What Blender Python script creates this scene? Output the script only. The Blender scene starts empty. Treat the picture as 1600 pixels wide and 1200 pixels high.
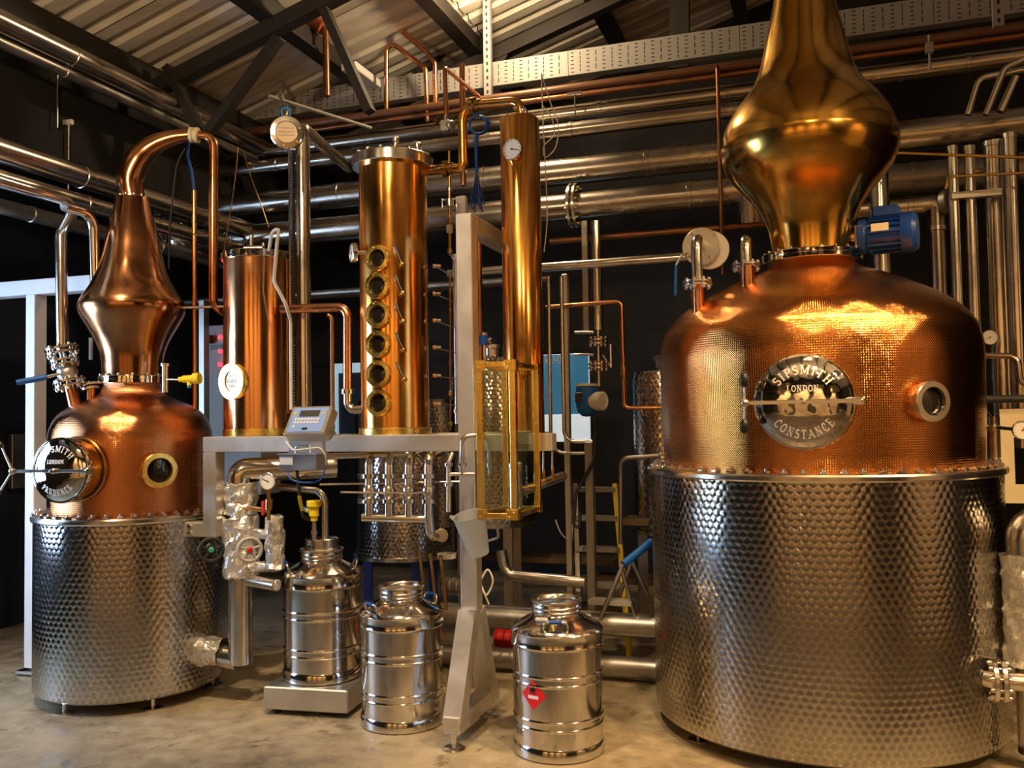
import bpy, math, random
from mathutils import Vector, Matrix

random.seed(7)
SC = bpy.context.scene
COL = SC.collection

# ------------------------------------------------------------------ camera
F_PX, PITCH, ROLL, YAW, EYE = 1406.6, 0.0395, 0.0159, 0.322, 1.45
_f = Vector((0, math.cos(PITCH), math.sin(PITCH)))
_u0 = Vector((0, -math.sin(PITCH), math.cos(PITCH)))
_rt = Vector((1, 0, 0)) * math.cos(ROLL) - _u0 * math.sin(ROLL)
_up = _u0 * math.cos(ROLL) + Vector((1, 0, 0)) * math.sin(ROLL)
cam_d = bpy.data.cameras.new('camera')
cam_d.sensor_width = 36.0
cam_d.lens = 36.0 * F_PX / 1600.0
cam_d.clip_start = 0.05
cam = bpy.data.objects.new('camera', cam_d)
COL.objects.link(cam)
_m = Matrix.Identity(4)
for _i, _ax in enumerate((_rt, _up, -_f)):
    for _j in range(3):
        _m[_j][_i] = _ax[_j]
_m[2][3] = EYE
cam.matrix_world = _m
SC.camera = cam

# the building is turned by YAW against the camera: a = along the back wall, b = into the depth
BX = Vector((math.cos(YAW), -math.sin(YAW), 0))
BY = Vector((math.sin(YAW), math.cos(YAW), 0))
UP = Vector((0, 0, 1))
EYE_P = Vector((0, 0, EYE))


def W(a, b, z=0.0):
    return BX * a + BY * b + UP * z


def ray(px, py):
    return _f * F_PX + _rt * (px - 800) - _up * (py - 600)


def P(px, py, y):                      # point seen at a pixel, at depth y
    d = ray(px, py)
    return EYE_P + d * (y / d.y)


def PB(px, py, b):                     # on the plane b = const of the building
    d = ray(px, py)
    return EYE_P + d * (b / d.dot(BY))


def PA(px, py, a):
    d = ray(px, py)
    return EYE_P + d * (a / d.dot(BX))


def PZ(px, py, z):
    d = ray(px, py)
    return EYE_P + d * ((z - EYE) / d.z)


def on_drum(c, r, px, py):             # nearest hit of the view ray with an upright cylinder
    d = ray(px, py)
    A = d.x * d.x + d.y * d.y
    B = -2 * (d.x * c[0] + d.y * c[1])
    C = c[0] ** 2 + c[1] ** 2 - r * r
    s = (-B - math.sqrt(max(B * B - 4 * A * C, 0))) / (2 * A)
    p = EYE_P + d * s
    n = Vector((p.x - c[0], p.y - c[1], 0)).normalized()
    return p, n


def edge(c, px, py):                   # radius and height of an upright solid whose outline passes a pixel
    d = ray(px, py)
    h = math.hypot(d.x, d.y)
    r = abs(c[0] * d.y - c[1] * d.x) / h
    s = (c[0] * d.x + c[1] * d.y) / h
    return r, EYE + d.z * s / h


# ------------------------------------------------------------------ world, lights, exposure
SC.view_settings.view_transform = 'Standard'
SC.view_settings.look = 'None'
SC.view_settings.gamma = 1.0
SC.view_settings.use_curve_mapping = False
SC.view_settings.exposure = 0.55
wd = bpy.data.worlds.new('world')
SC.world = wd
wd.use_nodes = True
wd.node_tree.nodes['Background'].inputs[0].default_value = (0.30, 0.42, 0.6, 1)
wd.node_tree.nodes['Background'].inputs[1].default_value = 0.05


def spot(loc, target, watt, col=(1, .74, .42), size=65, blend=.6, rad=.05):
    d = bpy.data.lights.new('spot_lamp', 'SPOT')
    d.energy = watt
    d.color = col
    d.spot_size = math.radians(size)
    d.spot_blend = blend
    d.shadow_soft_size = rad
    o = bpy.data.objects.new('spot_lamp', d)
    COL.objects.link(o)
    o.location = loc
    o.rotation_euler = (Vector(target) - Vector(loc)).to_track_quat('-Z', 'Y').to_euler()
    return o


def bulb(loc, watt, col=(1, .74, .42), rad=.06):
    d = bpy.data.lights.new('ceiling_lamp', 'POINT')
    d.energy = watt
    d.color = col
    d.shadow_soft_size = rad
    o = bpy.data.objects.new('ceiling_lamp', d)
    COL.objects.link(o)
    o.location = loc
    return o


WARM = (1, .64, .30)
NEUT = (1, .73, .44)
# track spots in the roof behind and above the camera
spot(W(0.3, 0.5, 3.9), W(-0.3, 4.5, 1.9), 60, WARM, 44, .8, .06)
spot(W(2.3, 1.2, 3.8), W(0.2, 4.5, 1.9), 80, WARM, 46, .8, .06)
spot(W(-2.6, 0.9, 3.7), W(-3.4, 4.1, 1.7), 55, NEUT, 40, .8, .06)
spot(W(-1.3, 0.8, 3.8), W(-1.8, 4.6, 2.1), 70, NEUT, 40, .8, .06)
# a second row closer to the stills, pointing down in front of them
spot(W(1.5, 2.5, 4.3), W(0.2, 3.9, 1.1), 270, WARM, 48, .8, .06)
spot(W(0.0, 2.3, 4.4), W(-0.4, 3.8, 1.0), 210, WARM, 44, .8, .06)
spot(W(-1.6, 2.4, 4.1), W(-1.8, 4.0, 1.1), 280, NEUT, 46, .8, .06)
spot(W(-3.1, 2.3, 3.8), W(-3.4, 3.7, 1.0), 220, NEUT, 46, .8, .06)
spot(W(0.6, -1.0, 4.2), W(0.3, 2.2, 0.0), 150, WARM, 60, .8, .06)
spot(W(3.3, 1.7, 4.0), W(0.7, 4.2, 1.2), 260, WARM, 44, .8, .06)
spot(W(2.9, 3.0, 4.1), W(0.9, 4.3, 1.3), 130, WARM, 50, .8, .06)
# unseen wall washers, added so the rear and right piers reflect and fill
for _a in (-3.6, -1.3, 1.0, 3.3):
    spot(W(_a, -3.2, 3.9), W(_a, -4.5, 1.6), 430, WARM, 80, .8, .06)
spot(W(4.3, 1.5, 3.9), W(5.6, 1.5, 1.6), 380, WARM, 80, .8, .06)
# unseen uplighters added to brighten the roof sheets and their reflections
spot(W(-2.6, 1.6, 3.2), W(-3.4, 4.2, 4.25), 90, NEUT, 95, .8, .06)
spot(W(-0.8, -0.8, 3.0), W(-0.9, -1.2, 5.0), 150, WARM, 130, .7, .06)
spot(W(2.4, 0.6, 3.1), W(2.3, 0.4, 5.0), 110, WARM, 130, .7, .06)
# flood lamp under the roof above the rectifying column
FLOOD = P(765, -14, 5.9)
bulb(FLOOD, 48, NEUT, .07)

# ------------------------------------------------------------------ materials
MATS = {}


def nt(name):
    m = bpy.data.materials.new(name)
    m.use_nodes = True
    MATS[name] = m
    t = m.node_tree
    return m, t, t.nodes['Principled BSDF']


def N(t, kind, **kw):
    n = t.nodes.new(kind)
    for k, v in kw.items():
        if k.startswith('i_'):
            key = k[2:]
            n.inputs[int(key) if key.isdigit() else key].default_value = v
        else:
            setattr(n, k, v)
    return n


def mth(t, op, a, b=None):
    n = t.nodes.new('ShaderNodeMath')
    n.operation = op
    for i, x in enumerate((a, b)):
        if x is None:
            continue
        if isinstance(x, (int, float)):
            n.inputs[i].default_value = x
        else:
            t.links.new(x, n.inputs[i])
    return n.outputs[0]


def ramp(t, fac, stops):
    r = t.nodes.new('ShaderNodeValToRGB')
    el = r.color_ramp.elements
    while len(el) < len(stops):
        el.new(.5)
    for e, (p, c) in zip(el, stops):
        e.position = p
        e.color = (*c, 1) if len(c) == 3 else c
    t.links.new(fac, r.inputs[0])
    return r.outputs[0]


def simple(name, col, metal=0.0, rough=.5, **kw):
    m, t, b = nt(name)
    b.inputs['Base Color'].default_value = (*col, 1)
    b.inputs['Metallic'].default_value = metal
    b.inputs['Roughness'].default_value = rough
    for k, v in kw.items():
        b.inputs[k.replace('_', ' ')].default_value = v
    return m


def blotchy(name, c0, c1, metal, r0, r1, scale=4.0, bump=0.0, bscale=60.0, stretch=None, detail=4.0):
    m, t, b = nt(name)
    tc = N(t, 'ShaderNodeTexCoord')
    src = tc.outputs['Object']
    if stretch:
        mp = N(t, 'ShaderNodeMapping')
        mp.inputs['Scale'].default_value = stretch
        t.links.new(src, mp.inputs[0])
        src = mp.outputs[0]
    n = N(t, 'ShaderNodeTexNoise', i_Scale=scale, i_Detail=detail, i_Roughness=.6)
    t.links.new(src, n.inputs['Vector'])
    t.links.new(ramp(t, n.outputs['Fac'], [(.35, c0), (.65, c1)]), b.inputs['Base Color'])
    b.inputs['Metallic'].default_value = metal
    rr = ramp(t, n.outputs['Fac'], [(.3, (r0,) * 3), (.7, (r1,) * 3)])
    t.links.new(rr, b.inputs['Roughness'])
    if bump:
        n2 = N(t, 'ShaderNodeTexNoise', i_Scale=bscale, i_Detail=2.0)
        t.links.new(src, n2.inputs['Vector'])
        bp = N(t, 'ShaderNodeBump', i_Strength=1.0, i_Distance=bump)
        t.links.new(n2.outputs['Fac'], bp.inputs['Height'])
        t.links.new(bp.outputs[0], b.inputs['Normal'])
    return m


def turned_steel(name):
    """engine-turned sheet: staggered brushed discs; each disc is brushed in circles"""
    m, t, b = nt(name)
    pitch = .036
    uv = N(t, 'ShaderNodeUVMap')
    sp = N(t, 'ShaderNodeSeparateXYZ')
    t.links.new(uv.outputs[0], sp.inputs[0])
    u = mth(t, 'DIVIDE', sp.outputs[0], pitch)
    v = mth(t, 'DIVIDE', sp.outputs[1], pitch)
    S3 = 1.55

    def cell(ou, ov):
        a = mth(t, 'SUBTRACT', mth(t, 'FLOORED_MODULO', mth(t, 'ADD', u, ou), 1.0), .5)
        c = mth(t, 'SUBTRACT', mth(t, 'FLOORED_MODULO', mth(t, 'ADD', v, ov), S3), S3 / 2)
        l = mth(t, 'SQRT', mth(t, 'ADD', mth(t, 'MULTIPLY', a, a), mth(t, 'MULTIPLY', c, c)))
        return a, c, l
    # neighbouring discs overlap: the disc of the row above lies over the one below
    a1, c1, l1 = cell(0, 0)
    a2, c2, l2 = cell(.5, S3 / 2)
    pick = mth(t, 'LESS_THAN', mth(t, 'SUBTRACT', l1, mth(t, 'MULTIPLY', c1, .25)),
               mth(t, 'SUBTRACT', l2, mth(t, 'MULTIPLY', c2, .25)))

    def sel(x, y):
        mx = N(t, 'ShaderNodeMix')
        t.links.new(pick, mx.inputs[0])
        t.links.new(y, mx.inputs[2])
        t.links.new(x, mx.inputs[3])
        return mx.outputs[0]
    da, dc, dl = sel(a1, a2), sel(c1, c2), sel(l1, l2)
    g = N(t, 'ShaderNodeNewGeometry')
    cr = N(t, 'ShaderNodeVectorMath', operation='CROSS_PRODUCT')
    cr.inputs[0].default_value = (0, 0, 1)
    t.links.new(g.outputs['True Normal'], cr.inputs[1])
    s1 = N(t, 'ShaderNodeVectorMath', operation='SCALE')
    t.links.new(cr.outputs[0], s1.inputs[0])
    t.links.new(mth(t, 'MULTIPLY', dc, -1.0), s1.inputs['Scale'])
    s2 = N(t, 'ShaderNodeVectorMath', operation='SCALE')
    s2.inputs[0].default_value = (0, 0, 1)
    t.links.new(da, s2.inputs['Scale'])
    ad = N(t, 'ShaderNodeVectorMath', operation='ADD')
    t.links.new(s1.outputs[0], ad.inputs[0])
    t.links.new(s2.outputs[0], ad.inputs[1])
    nm = N(t, 'ShaderNodeVectorMath', operation='NORMALIZE')
    t.links.new(ad.outputs[0], nm.inputs[0])
    t.links.new(nm.outputs[0], b.inputs['Tangent'])
    b.inputs['Metallic'].default_value = 1
    b.inputs['Anisotropic'].default_value = .6
    b.inputs['Roughness'].default_value = .15
    col = ramp(t, dl, [(.0, (.44, .42, .40)), (.40, (.52, .50, .47)), (.56, (.72, .69, .66))])
    t.links.new(col, b.inputs['Base Color'])
    bp = N(t, 'ShaderNodeBump', i_Strength=1.0, i_Distance=.0028)
    tilt = mth(t, 'ADD', mth(t, 'MULTIPLY', dc, .22), mth(t, 'MULTIPLY', da, .12))
    t.links.new(mth(t, 'SUBTRACT', tilt, dl), bp.inputs['Height'])
    t.links.new(bp.outputs[0], b.inputs['Normal'])
    return m


def hammered_copper(name, c0, c1, pitch=.0100, depth=.00032):
    m, t, b = nt(name)
    uv = N(t, 'ShaderNodeUVMap')
    sp = N(t, 'ShaderNodeSeparateXYZ')
    t.links.new(uv.outputs[0], sp.inputs[0])
    k = 2 * math.pi / pitch
    su = mth(t, 'SINE', mth(t, 'MULTIPLY', sp.outputs[0], k))
    sv = mth(t, 'SINE', mth(t, 'MULTIPLY', sp.outputs[1], k))
    h = mth(t, 'ADD', mth(t, 'MULTIPLY', su, sv), mth(t, 'MULTIPLY', sv, .6))
    bp = N(t, 'ShaderNodeBump', i_Strength=1.0, i_Distance=depth)
    t.links.new(h, bp.inputs['Height'])
    t.links.new(bp.outputs[0], b.inputs['Normal'])
    n = N(t, 'ShaderNodeTexNoise', i_Scale=3.0, i_Detail=4.0)
    t.links.new(N(t, 'ShaderNodeTexCoord').outputs['Object'], n.inputs['Vector'])
    t.links.new(ramp(t, n.outputs['Fac'], [(.35, c0), (.65, c1)]), b.inputs['Base Color'])
    b.inputs['Metallic'].default_value = 1
    b.inputs['Roughness'].default_value = .12
    return m


def emit(name, col, s):
    m, t, b = nt(name)
    b.inputs['Base Color'].default_value = (*col, 1)
    b.inputs['Emission Color'].default_value = (*col, 1)
    b.inputs['Emission Strength'].default_value = s
    return m


def pane_glass(name, tint=(1, 1, 1), amount=.10):
    m, t, b = nt(name)
    out = t.nodes['Material Output']
    tr = N(t, 'ShaderNodeBsdfTransparent')
    tr.inputs[0].default_value = (*tint, 1)
    gl = N(t, 'ShaderNodeBsdfGlossy', i_Roughness=.02)
    lw = N(t, 'ShaderNodeLayerWeight', i_Blend=.5)
    mx = N(t, 'ShaderNodeMixShader')
    t.links.new(mth(t, 'ADD', mth(t, 'MULTIPLY', mth(t, 'POWER', lw.outputs['Facing'], 5.0), .7), .02 + amount * .1), mx.inputs[0])
    t.links.new(tr.outputs[0], mx.inputs[1])
    t.links.new(gl.outputs[0], mx.inputs[2])
    t.links.new(mx.outputs[0], out.inputs[0])
    return m


turned_steel('turned')
hammered_copper('pot_copper', (.74, .31, .09), (.86, .38, .12))
hammered_copper('pot_copper_red', (.64, .26, .10), (.78, .33, .14))
blotchy('copper', (.86, .40, .09), (.96, .50, .13), 1, .12, .26, 5, .0014, 8, (1, 1, .45))
blotchy('copper_red', (.84, .40, .16), (.94, .50, .23), 1, .12, .24, 5, .0014, 8, (1, 1, .45))
blotchy('copper_brown', (.42, .19, .085), (.60, .28, .12), 1, .16, .26, 5, .0008, 12)
blotchy('copper_gold', (.66, .37, .075), (.78, .45, .10), 1, .14, .24, 4, .0006, 8)
blotchy('copper_pipe', (.62, .27, .12), (.80, .36, .17), 1, .16, .3, 9)
blotchy('copper_old', (.24, .11, .055), (.36, .16, .075), 1, .3, .5, 9)
blotchy('bronze', (.50, .30, .10), (.62, .38, .14), 1, .18, .3, 9)
blotchy('brass', (.88, .60, .14), (.96, .70, .20), 1, .2, .34, 12)
blotchy('steel', (.66, .63, .58), (.76, .73, .68), 1, .16, .26, 8)
blotchy('steel_mirror', (.80, .78, .75), (.86, .84, .81), 1, .03, .07, 5, .006, 9)
blotchy('steel_can', (.60, .58, .54), (.70, .67, .63), 1, .07, .15, 3, .0010, 7, (1, 1, .2))
blotchy('steel_brushed', (.62, .60, .56), (.72, .70, .66), 1, .34, .46, 6)
blotchy('steel_dull', (.36, .34, .31), (.48, .46, .42), 1, .32, .48, 6)
blotchy('cladding', (.40, .36, .31), (.52, .47, .40), 1, .20, .30, 3, .0003, 5)
blotchy('foil', (.86, .85, .82), (.94, .93, .90), .8, .22, .36, 14, .007, 24)
simple('overlit_white', (.80, .82, .85), 0, .35)  # whiteness of the overlit steel portal, put into its colour
simple('engraving', (.82, .80, .76), .6, .55)
simple('sight_dark', (.012, .010, .009), 0, .06)
simple('black', (.012, .012, .012), 0, .35)
simple('rubber', (.02, .02, .022), 0, .6)
simple('white_plastic', (.75, .72, .66), 0, .4)
simple('grey_plastic', (.42, .43, .42), 0, .45)
simple('dial', (.78, .77, .72), 0, .5)
simple('paper', (.78, .78, .78), 0, .7)
simple('cream', (.80, .70, .46), 0, .5)
simple('blue_paint', (.006, .05, .26), 0, .32)
simple('blue_light', (.006, .11, .44), 0, .4)
simple('blue_plastic', (.01, .20, .62), 0, .4)
simple('keypad', (.26, .40, .78), 0, .4)
simple('lcd', (.06, .065, .05), 0, .2)
simple('amber', (.90, .48, .04), 0, .4)
simple('yellow', (.86, .66, .02), 0, .4)
simple('red', (.62, .015, .02), 0, .4)
simple('sticker_red', (.72, .01, .015), 0, .45)
simple('green', (.05, .42, .24), 0, .4)
simple('cable_white', (.72, .70, .62), 0, .5)
simple('cable_blue', (.004, .07, .40), 0, .45)
simple('truss_paint', (.020, .015, .011), 0, .55)
simple('galvanised', (.30, .29, .26), .0, .5)
simple('slot_dark', (.02, .018, .015), 0, .8)
simple('red_pipe', (.34, .075, .04), 0, .45)
simple('brown_pipe', (.16, .075, .035), .35, .4)
simple('wood', (.16, .11, .06), 0, .6)
emit('pale_blue_glow', (.46, .68, .80), .35)  # hatch frame glows weakly, the light on it put into the material
emit('poster_blue_glow', (.05, .22, .38), .28)  # poster print glows weakly, its brightness put into the material
emit('poster_white_glow', (.72, .82, .86), .45)  # white strip of the poster, given a weak glow too
emit('led_red', (1, .03, .04), 3.0)
emit('daylight', (.50, .70, 1.0), 12.0)
emit('lamp_glow', (1, .82, .55), 30.0)
pane_glass('glass', (.93, .95, .90), .2)
pane_glass('glass_green', (.55, .62, .40), .2)
m_, t_, b_ = nt('jug')
b_.inputs['Base Color'].default_value = (.74, .77, .78, 1)
b_.inputs['Transmission Weight'].default_value = .75
b_.inputs['Roughness'].default_value = .45
b_.inputs['IOR'].default_value = 1.2


def floor_mat():
    m, t, b = nt('concrete')
    tc = N(t, 'ShaderNodeTexCoord')
    n1 = N(t, 'ShaderNodeTexNoise', i_Scale=1.3, i_Detail=6.0, i_Roughness=.62)
    n2 = N(t, 'ShaderNodeTexNoise', i_Scale=11.0, i_Detail=5.0, i_Roughness=.7)
    for n in (n1, n2):
        t.links.new(tc.outputs['Object'], n.inputs['Vector'])
    mix = mth(t, 'ADD', mth(t, 'MULTIPLY', n1.outputs['Fac'], .6), mth(t, 'MULTIPLY', n2.outputs['Fac'], .4))
    c0 = ramp(t, mix, [(.36, (.13, .10, .062)), (.46, (.27, .22, .14)), (.56, (.38, .315, .205)), (.68, (.46, .39, .265))])
    n3 = N(t, 'ShaderNodeTexNoise', i_Scale=5.0, i_Detail=8.0, i_Roughness=.7, i_Distortion=.8)
    t.links.new(tc.outputs['Object'], n3.inputs['Vector'])
    st = ramp(t, n3.outputs['Fac'], [(.0, (.30, .26, .20)), (.36, (.42, .38, .32)), (.42, (1, 1, 1))])
    mx = N(t, 'ShaderNodeMix', data_type='RGBA', blend_type='MULTIPLY')
    mx.inputs[0].default_value = .8
    t.links.new(c0, mx.inputs[6])
    t.links.new(st, mx.inputs[7])
    c = mx.outputs[2]
    t.links.new(c, b.inputs['Base Color'])
    t.links.new(ramp(t, n2.outputs['Fac'], [(.3, (.38,) * 3), (.7, (.7,) * 3)]), b.inputs['Roughness'])
    bp = N(t, 'ShaderNodeBump', i_Strength=.5, i_Distance=.006)
    t.links.new(n2.outputs['Fac'], bp.inputs['Height'])
    t.links.new(bp.outputs[0], b.inputs['Normal'])
    return m


floor_mat()
blotchy('wall_navy', (.008, .014, .028), (.013, .022, .042), 0, .6, .8, 2)
blotchy('wall_dark', (.006, .005, .0045), (.010, .008, .007), 0, .6, .8, 2)
blotchy('shade_black', (.005, .0045, .004), (.008, .007, .006), 0, .7, .9, 2)  # near-black colour of the added sheet, standing in for shade
blotchy('steel_satin', (.56, .53, .48), (.66, .63, .58), .75, .36, .48, 6)
blotchy('wall_rear', (.035, .028, .02), (.055, .043, .03), 0, .6, .8, 1.2)
blotchy('plaster', (.42, .30, .17), (.60, .45, .27), 0, .6, .8, 1.0)
blotchy('roof_sheet', (.50, .45, .36), (.70, .64, .53), 0, .5, .7, 1.6, 0, 60, (.35, 3, 1))


# ------------------------------------------------------------------ mesh helpers
def basis(n, up=UP):
    n = Vector(n).normalized()
    r = Vector(up).cross(n)
    if r.length < 1e-4:
        r = Vector((1, 0, 0))
        r = (r - n * r.dot(n))
    r.normalize()
    return r, n.cross(r).normalized(), n       # right, up, normal (seen from outside)


def fillet(pts, rad, n=6):
    pts = [Vector(p) for p in pts]
    if not rad:
        return pts
    out = [pts[0]]
    for i in range(1, len(pts) - 1):
        a, p, c = pts[i - 1], pts[i], pts[i + 1]
        d1, d2 = (a - p), (c - p)
        l1, l2 = d1.length, d2.length
        if l1 < 1e-6 or l2 < 1e-6:
            continue
        d1 /= l1
        d2 /= l2
        ang = math.acos(max(-1, min(1, d1.dot(d2))))
        if ang > math.pi - .05:
            out.append(p)
            continue
        t = min(rad / math.tan(ang / 2), l1 * .48, l2 * .48)
        r = t * math.tan(ang / 2)
        bis = (d1 + d2).normalized()
        cc = p + bis * (r / math.sin(ang / 2))
        s0 = p + d1 * t - cc
        s1 = p + d2 * t - cc
        tot = s0.angle(s1)
        for k in range(n + 1):
            f = k / n
            v = (s0 * math.sin((1 - f) * tot) + s1 * math.sin(f * tot)) / math.sin(tot)
            out.append(cc + v)
    out.append(pts[-1])
    return out


class MB:
    def __init__(self):
        self.v, self.f, self.s, self.uv = [], [], [], []

    def face(self, idx, smooth, uv=None):
        self.f.append(tuple(idx))
        self.s.append(smooth)
        self.uv.append(uv if uv else [(0, 0)] * len(idx))

    def lathe(self, o, prof, axis=UP, seg=40, ref=None, u=None, sharp=38, a0=0.0, a1=2 * math.pi, uvh=True):
        o = Vector(o)
        w = Vector(axis).normalized()
        if u is None:
            u = Vector((1, 0, 0)) if abs(w.x) < .9 else Vector((0, 1, 0))
        u = (Vector(u) - w * Vector(u).dot(w)).normalized()
        vv = w.cross(u)
        ref = ref or max(p[0] for p in prof)
        full = abs(a1 - a0 - 2 * math.pi) < 1e-6
        pr = []
        ln = 0.0
        for i, p in enumerate(prof):
            if i:
                ln += math.hypot(p[0] - prof[i - 1][0], p[1] - prof[i - 1][1])
            pr.append((p[0], p[1], ln))
        rings = []
        for i, (r, h, l) in enumerate(pr):
            dup = False
            if 0 < i < len(pr) - 1:
                d1 = (pr[i][0] - pr[i - 1][0], pr[i][1] - pr[i - 1][1])
                d2 = (pr[i + 1][0] - pr[i][0], pr[i + 1][1] - pr[i][1])
                x = d1[0] * d2[1] - d1[1] * d2[0]
                y = d1[0] * d2[0] + d1[1] * d2[1]
                dup = abs(math.degrees(math.atan2(x, y))) > sharp
            rings.append((r, h, l, i))
            if dup:
                rings.append((r, h, l, -1))
        prev = None
        nseg = seg if full else seg + 1
        for k, (r, h, l, i) in enumerate(rings):
            base = len(self.v)
            if r < 1e-6:
                self.v.append(o + w * h)
                cur = (base, True, l)
            else:
                for j in range(nseg):
                    th = a0 + (a1 - a0) * j / seg
                    self.v.append(o + w * h + (u * math.cos(th) + vv * math.sin(th)) * r)
                cur = (base, False, l)
            if prev is not None and i != -1:
                pb, pp, pl = prev
                for j in range(seg):
                    j2 = (j + 1) % nseg
                    ua, ub = ref * (a0 + (a1 - a0) * j / seg), ref * (a0 + (a1 - a0) * (j + 1) / seg)
                    if pp and not cur[1]:
                        self.face((pb, base + j2, base + j), True, [(ua, pl), (ub, l), (ua, l)])
                    elif cur[1] and not pp:
                        self.face((pb + j, pb + j2, base), True, [(ua, pl), (ub, pl), (ua, l)])
                    elif not pp:
                        self.face((pb + j, pb + j2, base + j2, base + j), True, [(ua, pl), (ub, pl), (ub, l), (ua, l)])
            prev = cur
        return self

    def tube(self, pts, r, seg=12, bend=0.0, caps=True, r1=None, squash=None):
        pts = fillet(pts, bend)
        n = len(pts)
        ds = []
        for i in range(n):
            a = pts[max(i - 1, 0)]
            c = pts[min(i + 1, n - 1)]
            ds.append((c - a).normalized())
        ref = UP if abs(ds[0].z) < .9 else Vector((0, 1, 0))
        u = ref.cross(ds[0]).normalized()
        tot = sum((pts[i + 1] - pts[i]).length for i in range(n - 1)) or 1
        run = 0.0
        rows = []
        for i in range(n):
            if i:
                run += (pts[i] - pts[i - 1]).length
            u = (u - ds[i] * u.dot(ds[i])).normalized()
            v = ds[i].cross(u)
            rr = r if r1 is None else (r1(run / tot) if callable(r1) else r + (r1 - r) * run / tot)
            base = len(self.v)
            for j in range(seg):
                th = 2 * math.pi * j / seg
                self.v.append(pts[i] + (u * math.cos(th) + v * math.sin(th)) * rr)
            rows.append((base, run, rr))
        for i in range(n - 1):
            b0, l0, _ = rows[i]
            b1, l1, _ = rows[i + 1]
            for j in range(seg):
                j2 = (j + 1) % seg
                ua, ub = r * 2 * math.pi * j / seg, r * 2 * math.pi * (j + 1) / seg
                self.face((b0 + j, b0 + j2, b1 + j2, b1 + j), True, [(ua, l0), (ub, l0), (ub, l1), (ua, l1)])
        if caps:
            for base, d, fl in ((rows[0][0], -ds[0], True), (rows[-1][0], ds[-1], False)):
                k = len(self.v)
                for j in range(seg):
                    self.v.append(self.v[base + j].copy())
                idx = list(range(k, k + seg))
                self.face(idx[::-1] if fl else idx, False)
        return self

    def box(self, c, ex, ey, ez, bev=0.0):
        """centre and three half vectors; bev cuts the vertical edges and the rims a little"""
        c, ex, ey, ez = Vector(c), Vector(ex), Vector(ey), Vector(ez)
        if not bev:
            b = len(self.v)
            for sz in (-1, 1):
                for sy in (-1, 1):
                    for sx in (-1, 1):
                        self.v.append(c + ex * sx + ey * sy + ez * sz)
            for q in ((0, 2, 3, 1), (4, 5, 7, 6), (0, 1, 5, 4), (2, 6, 7, 3), (0, 4, 6, 2), (1, 3, 7, 5)):
                self.face([b + i for i in q], False)
            return self
        lx, ly, lz = ex.length, ey.length, ez.length
        kx, ky, kz = ex * (bev / lx), ey * (bev / ly), ez * (bev / lz)
        ring = []
        b = len(self.v)
        for z, ins in ((-1, 1), (-1, 0), (1, 0), (1, 1)):
            base = len(self.v)
            zz = ez * z + (kz * (-z) if not ins else Vector((0, 0, 0)))
            for sx, sy, fx in ((1, -1, 0), (1, -1, 1), (1, 1, 1), (1, 1, 0), (-1, 1, 0), (-1, 1, 1), (-1, -1, 1), (-1, -1, 0)):
                X = ex * sx - kx * sx * ((1 - fx) + ins)
                Y = ey * sy - ky * sy * (fx + ins)
                self.v.append(c + X + Y + zz)
            ring.append(base)
        for i in range(3):
            for j in range(8):
                j2 = (j + 1) % 8
                self.face((ring[i] + j, ring[i] + j2, ring[i + 1] + j2, ring[i + 1] + j), False)
        self.face([ring[0] + j for j in range(8)][::-1], False)
        self.face([ring[3] + j for j in range(8)], False)
        return self

    def bar(self, p0, p1, w, h, up=UP):
        p0, p1 = Vector(p0), Vector(p1)
        d = (p1 - p0)
        l = d.length
        d /= l
        s = d.cross(Vector(up))
        if s.length < 1e-4:
            s = d.cross(BY)
        s.normalize()
        t = s.cross(d)
        return self.box((p0 + p1) / 2, d * l / 2, s * w / 2, t * h / 2)

    def ball(self, c, r, axis=UP, sx=1.0, seg=14):
        pr = [(r * math.sin(math.pi * i / 8), -r * sx * math.cos(math.pi * i / 8)) for i in range(9)]
        pr[0] = (0, -r * sx)
        pr[-1] = (0, r * sx)
        return self.lathe(c, pr, axis, seg, sharp=80)

    def disc(self, c, n, r, th, seg=24, bev=.15):
        k = th * bev
        return self.lathe(c, [(0, 0), (r - k, 0), (r, k), (r, th - k), (r - k, th), (0, th)], n, seg, sharp=20)

    def ring(self, c, n, r0, r1, th, seg=32):
        k = min(th, r1 - r0) * .18
        return self.lathe(c, [(r0, 0), (r1 - k, 0), (r1, k), (r1, th - k), (r1 - k, th), (r0 + k, th), (r0, th - k), (r0, 0)], n, seg, sharp=20)

    def torus(self, c, n, R, r, seg=28, s2=8):
        pr = [(R + r * math.cos(2 * math.pi * k / s2), r * math.sin(2 * math.pi * k / s2)) for k in range(s2 + 1)]
        return self.lathe(c, pr, n, seg, sharp=80)

    def quad(self, a, b, c, d):
        k = len(self.v)
        self.v += [Vector(a), Vector(b), Vector(c), Vector(d)]
        self.face((k, k + 1, k + 2, k + 3), False)
        return self

    def prism(self, poly, n):
        k = len(self.v)
        m = len(poly)
        n = Vector(n)
        for p in poly:
            self.v.append(Vector(p))
        for p in poly:
            self.v.append(Vector(p) + n)
        self.face([k + i for i in range(m)][::-1], False)
        self.face([k + m + i for i in range(m)], False)
        for i in range(m):
            j = (i + 1) % m
            self.face((k + i, k + j, k + m + j, k + m + i), False)
        return self

    def noise(self, amp, seed=1):
        from mathutils import noise
        o = Vector((seed, 0, 0))
        self.v = [p + Vector(noise.noise_vector(p * 22 + o)) * amp + Vector(noise.cell_vector(p * 34 + o)) * amp * .45 for p in self.v]
        return self


ORG = {}


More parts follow.
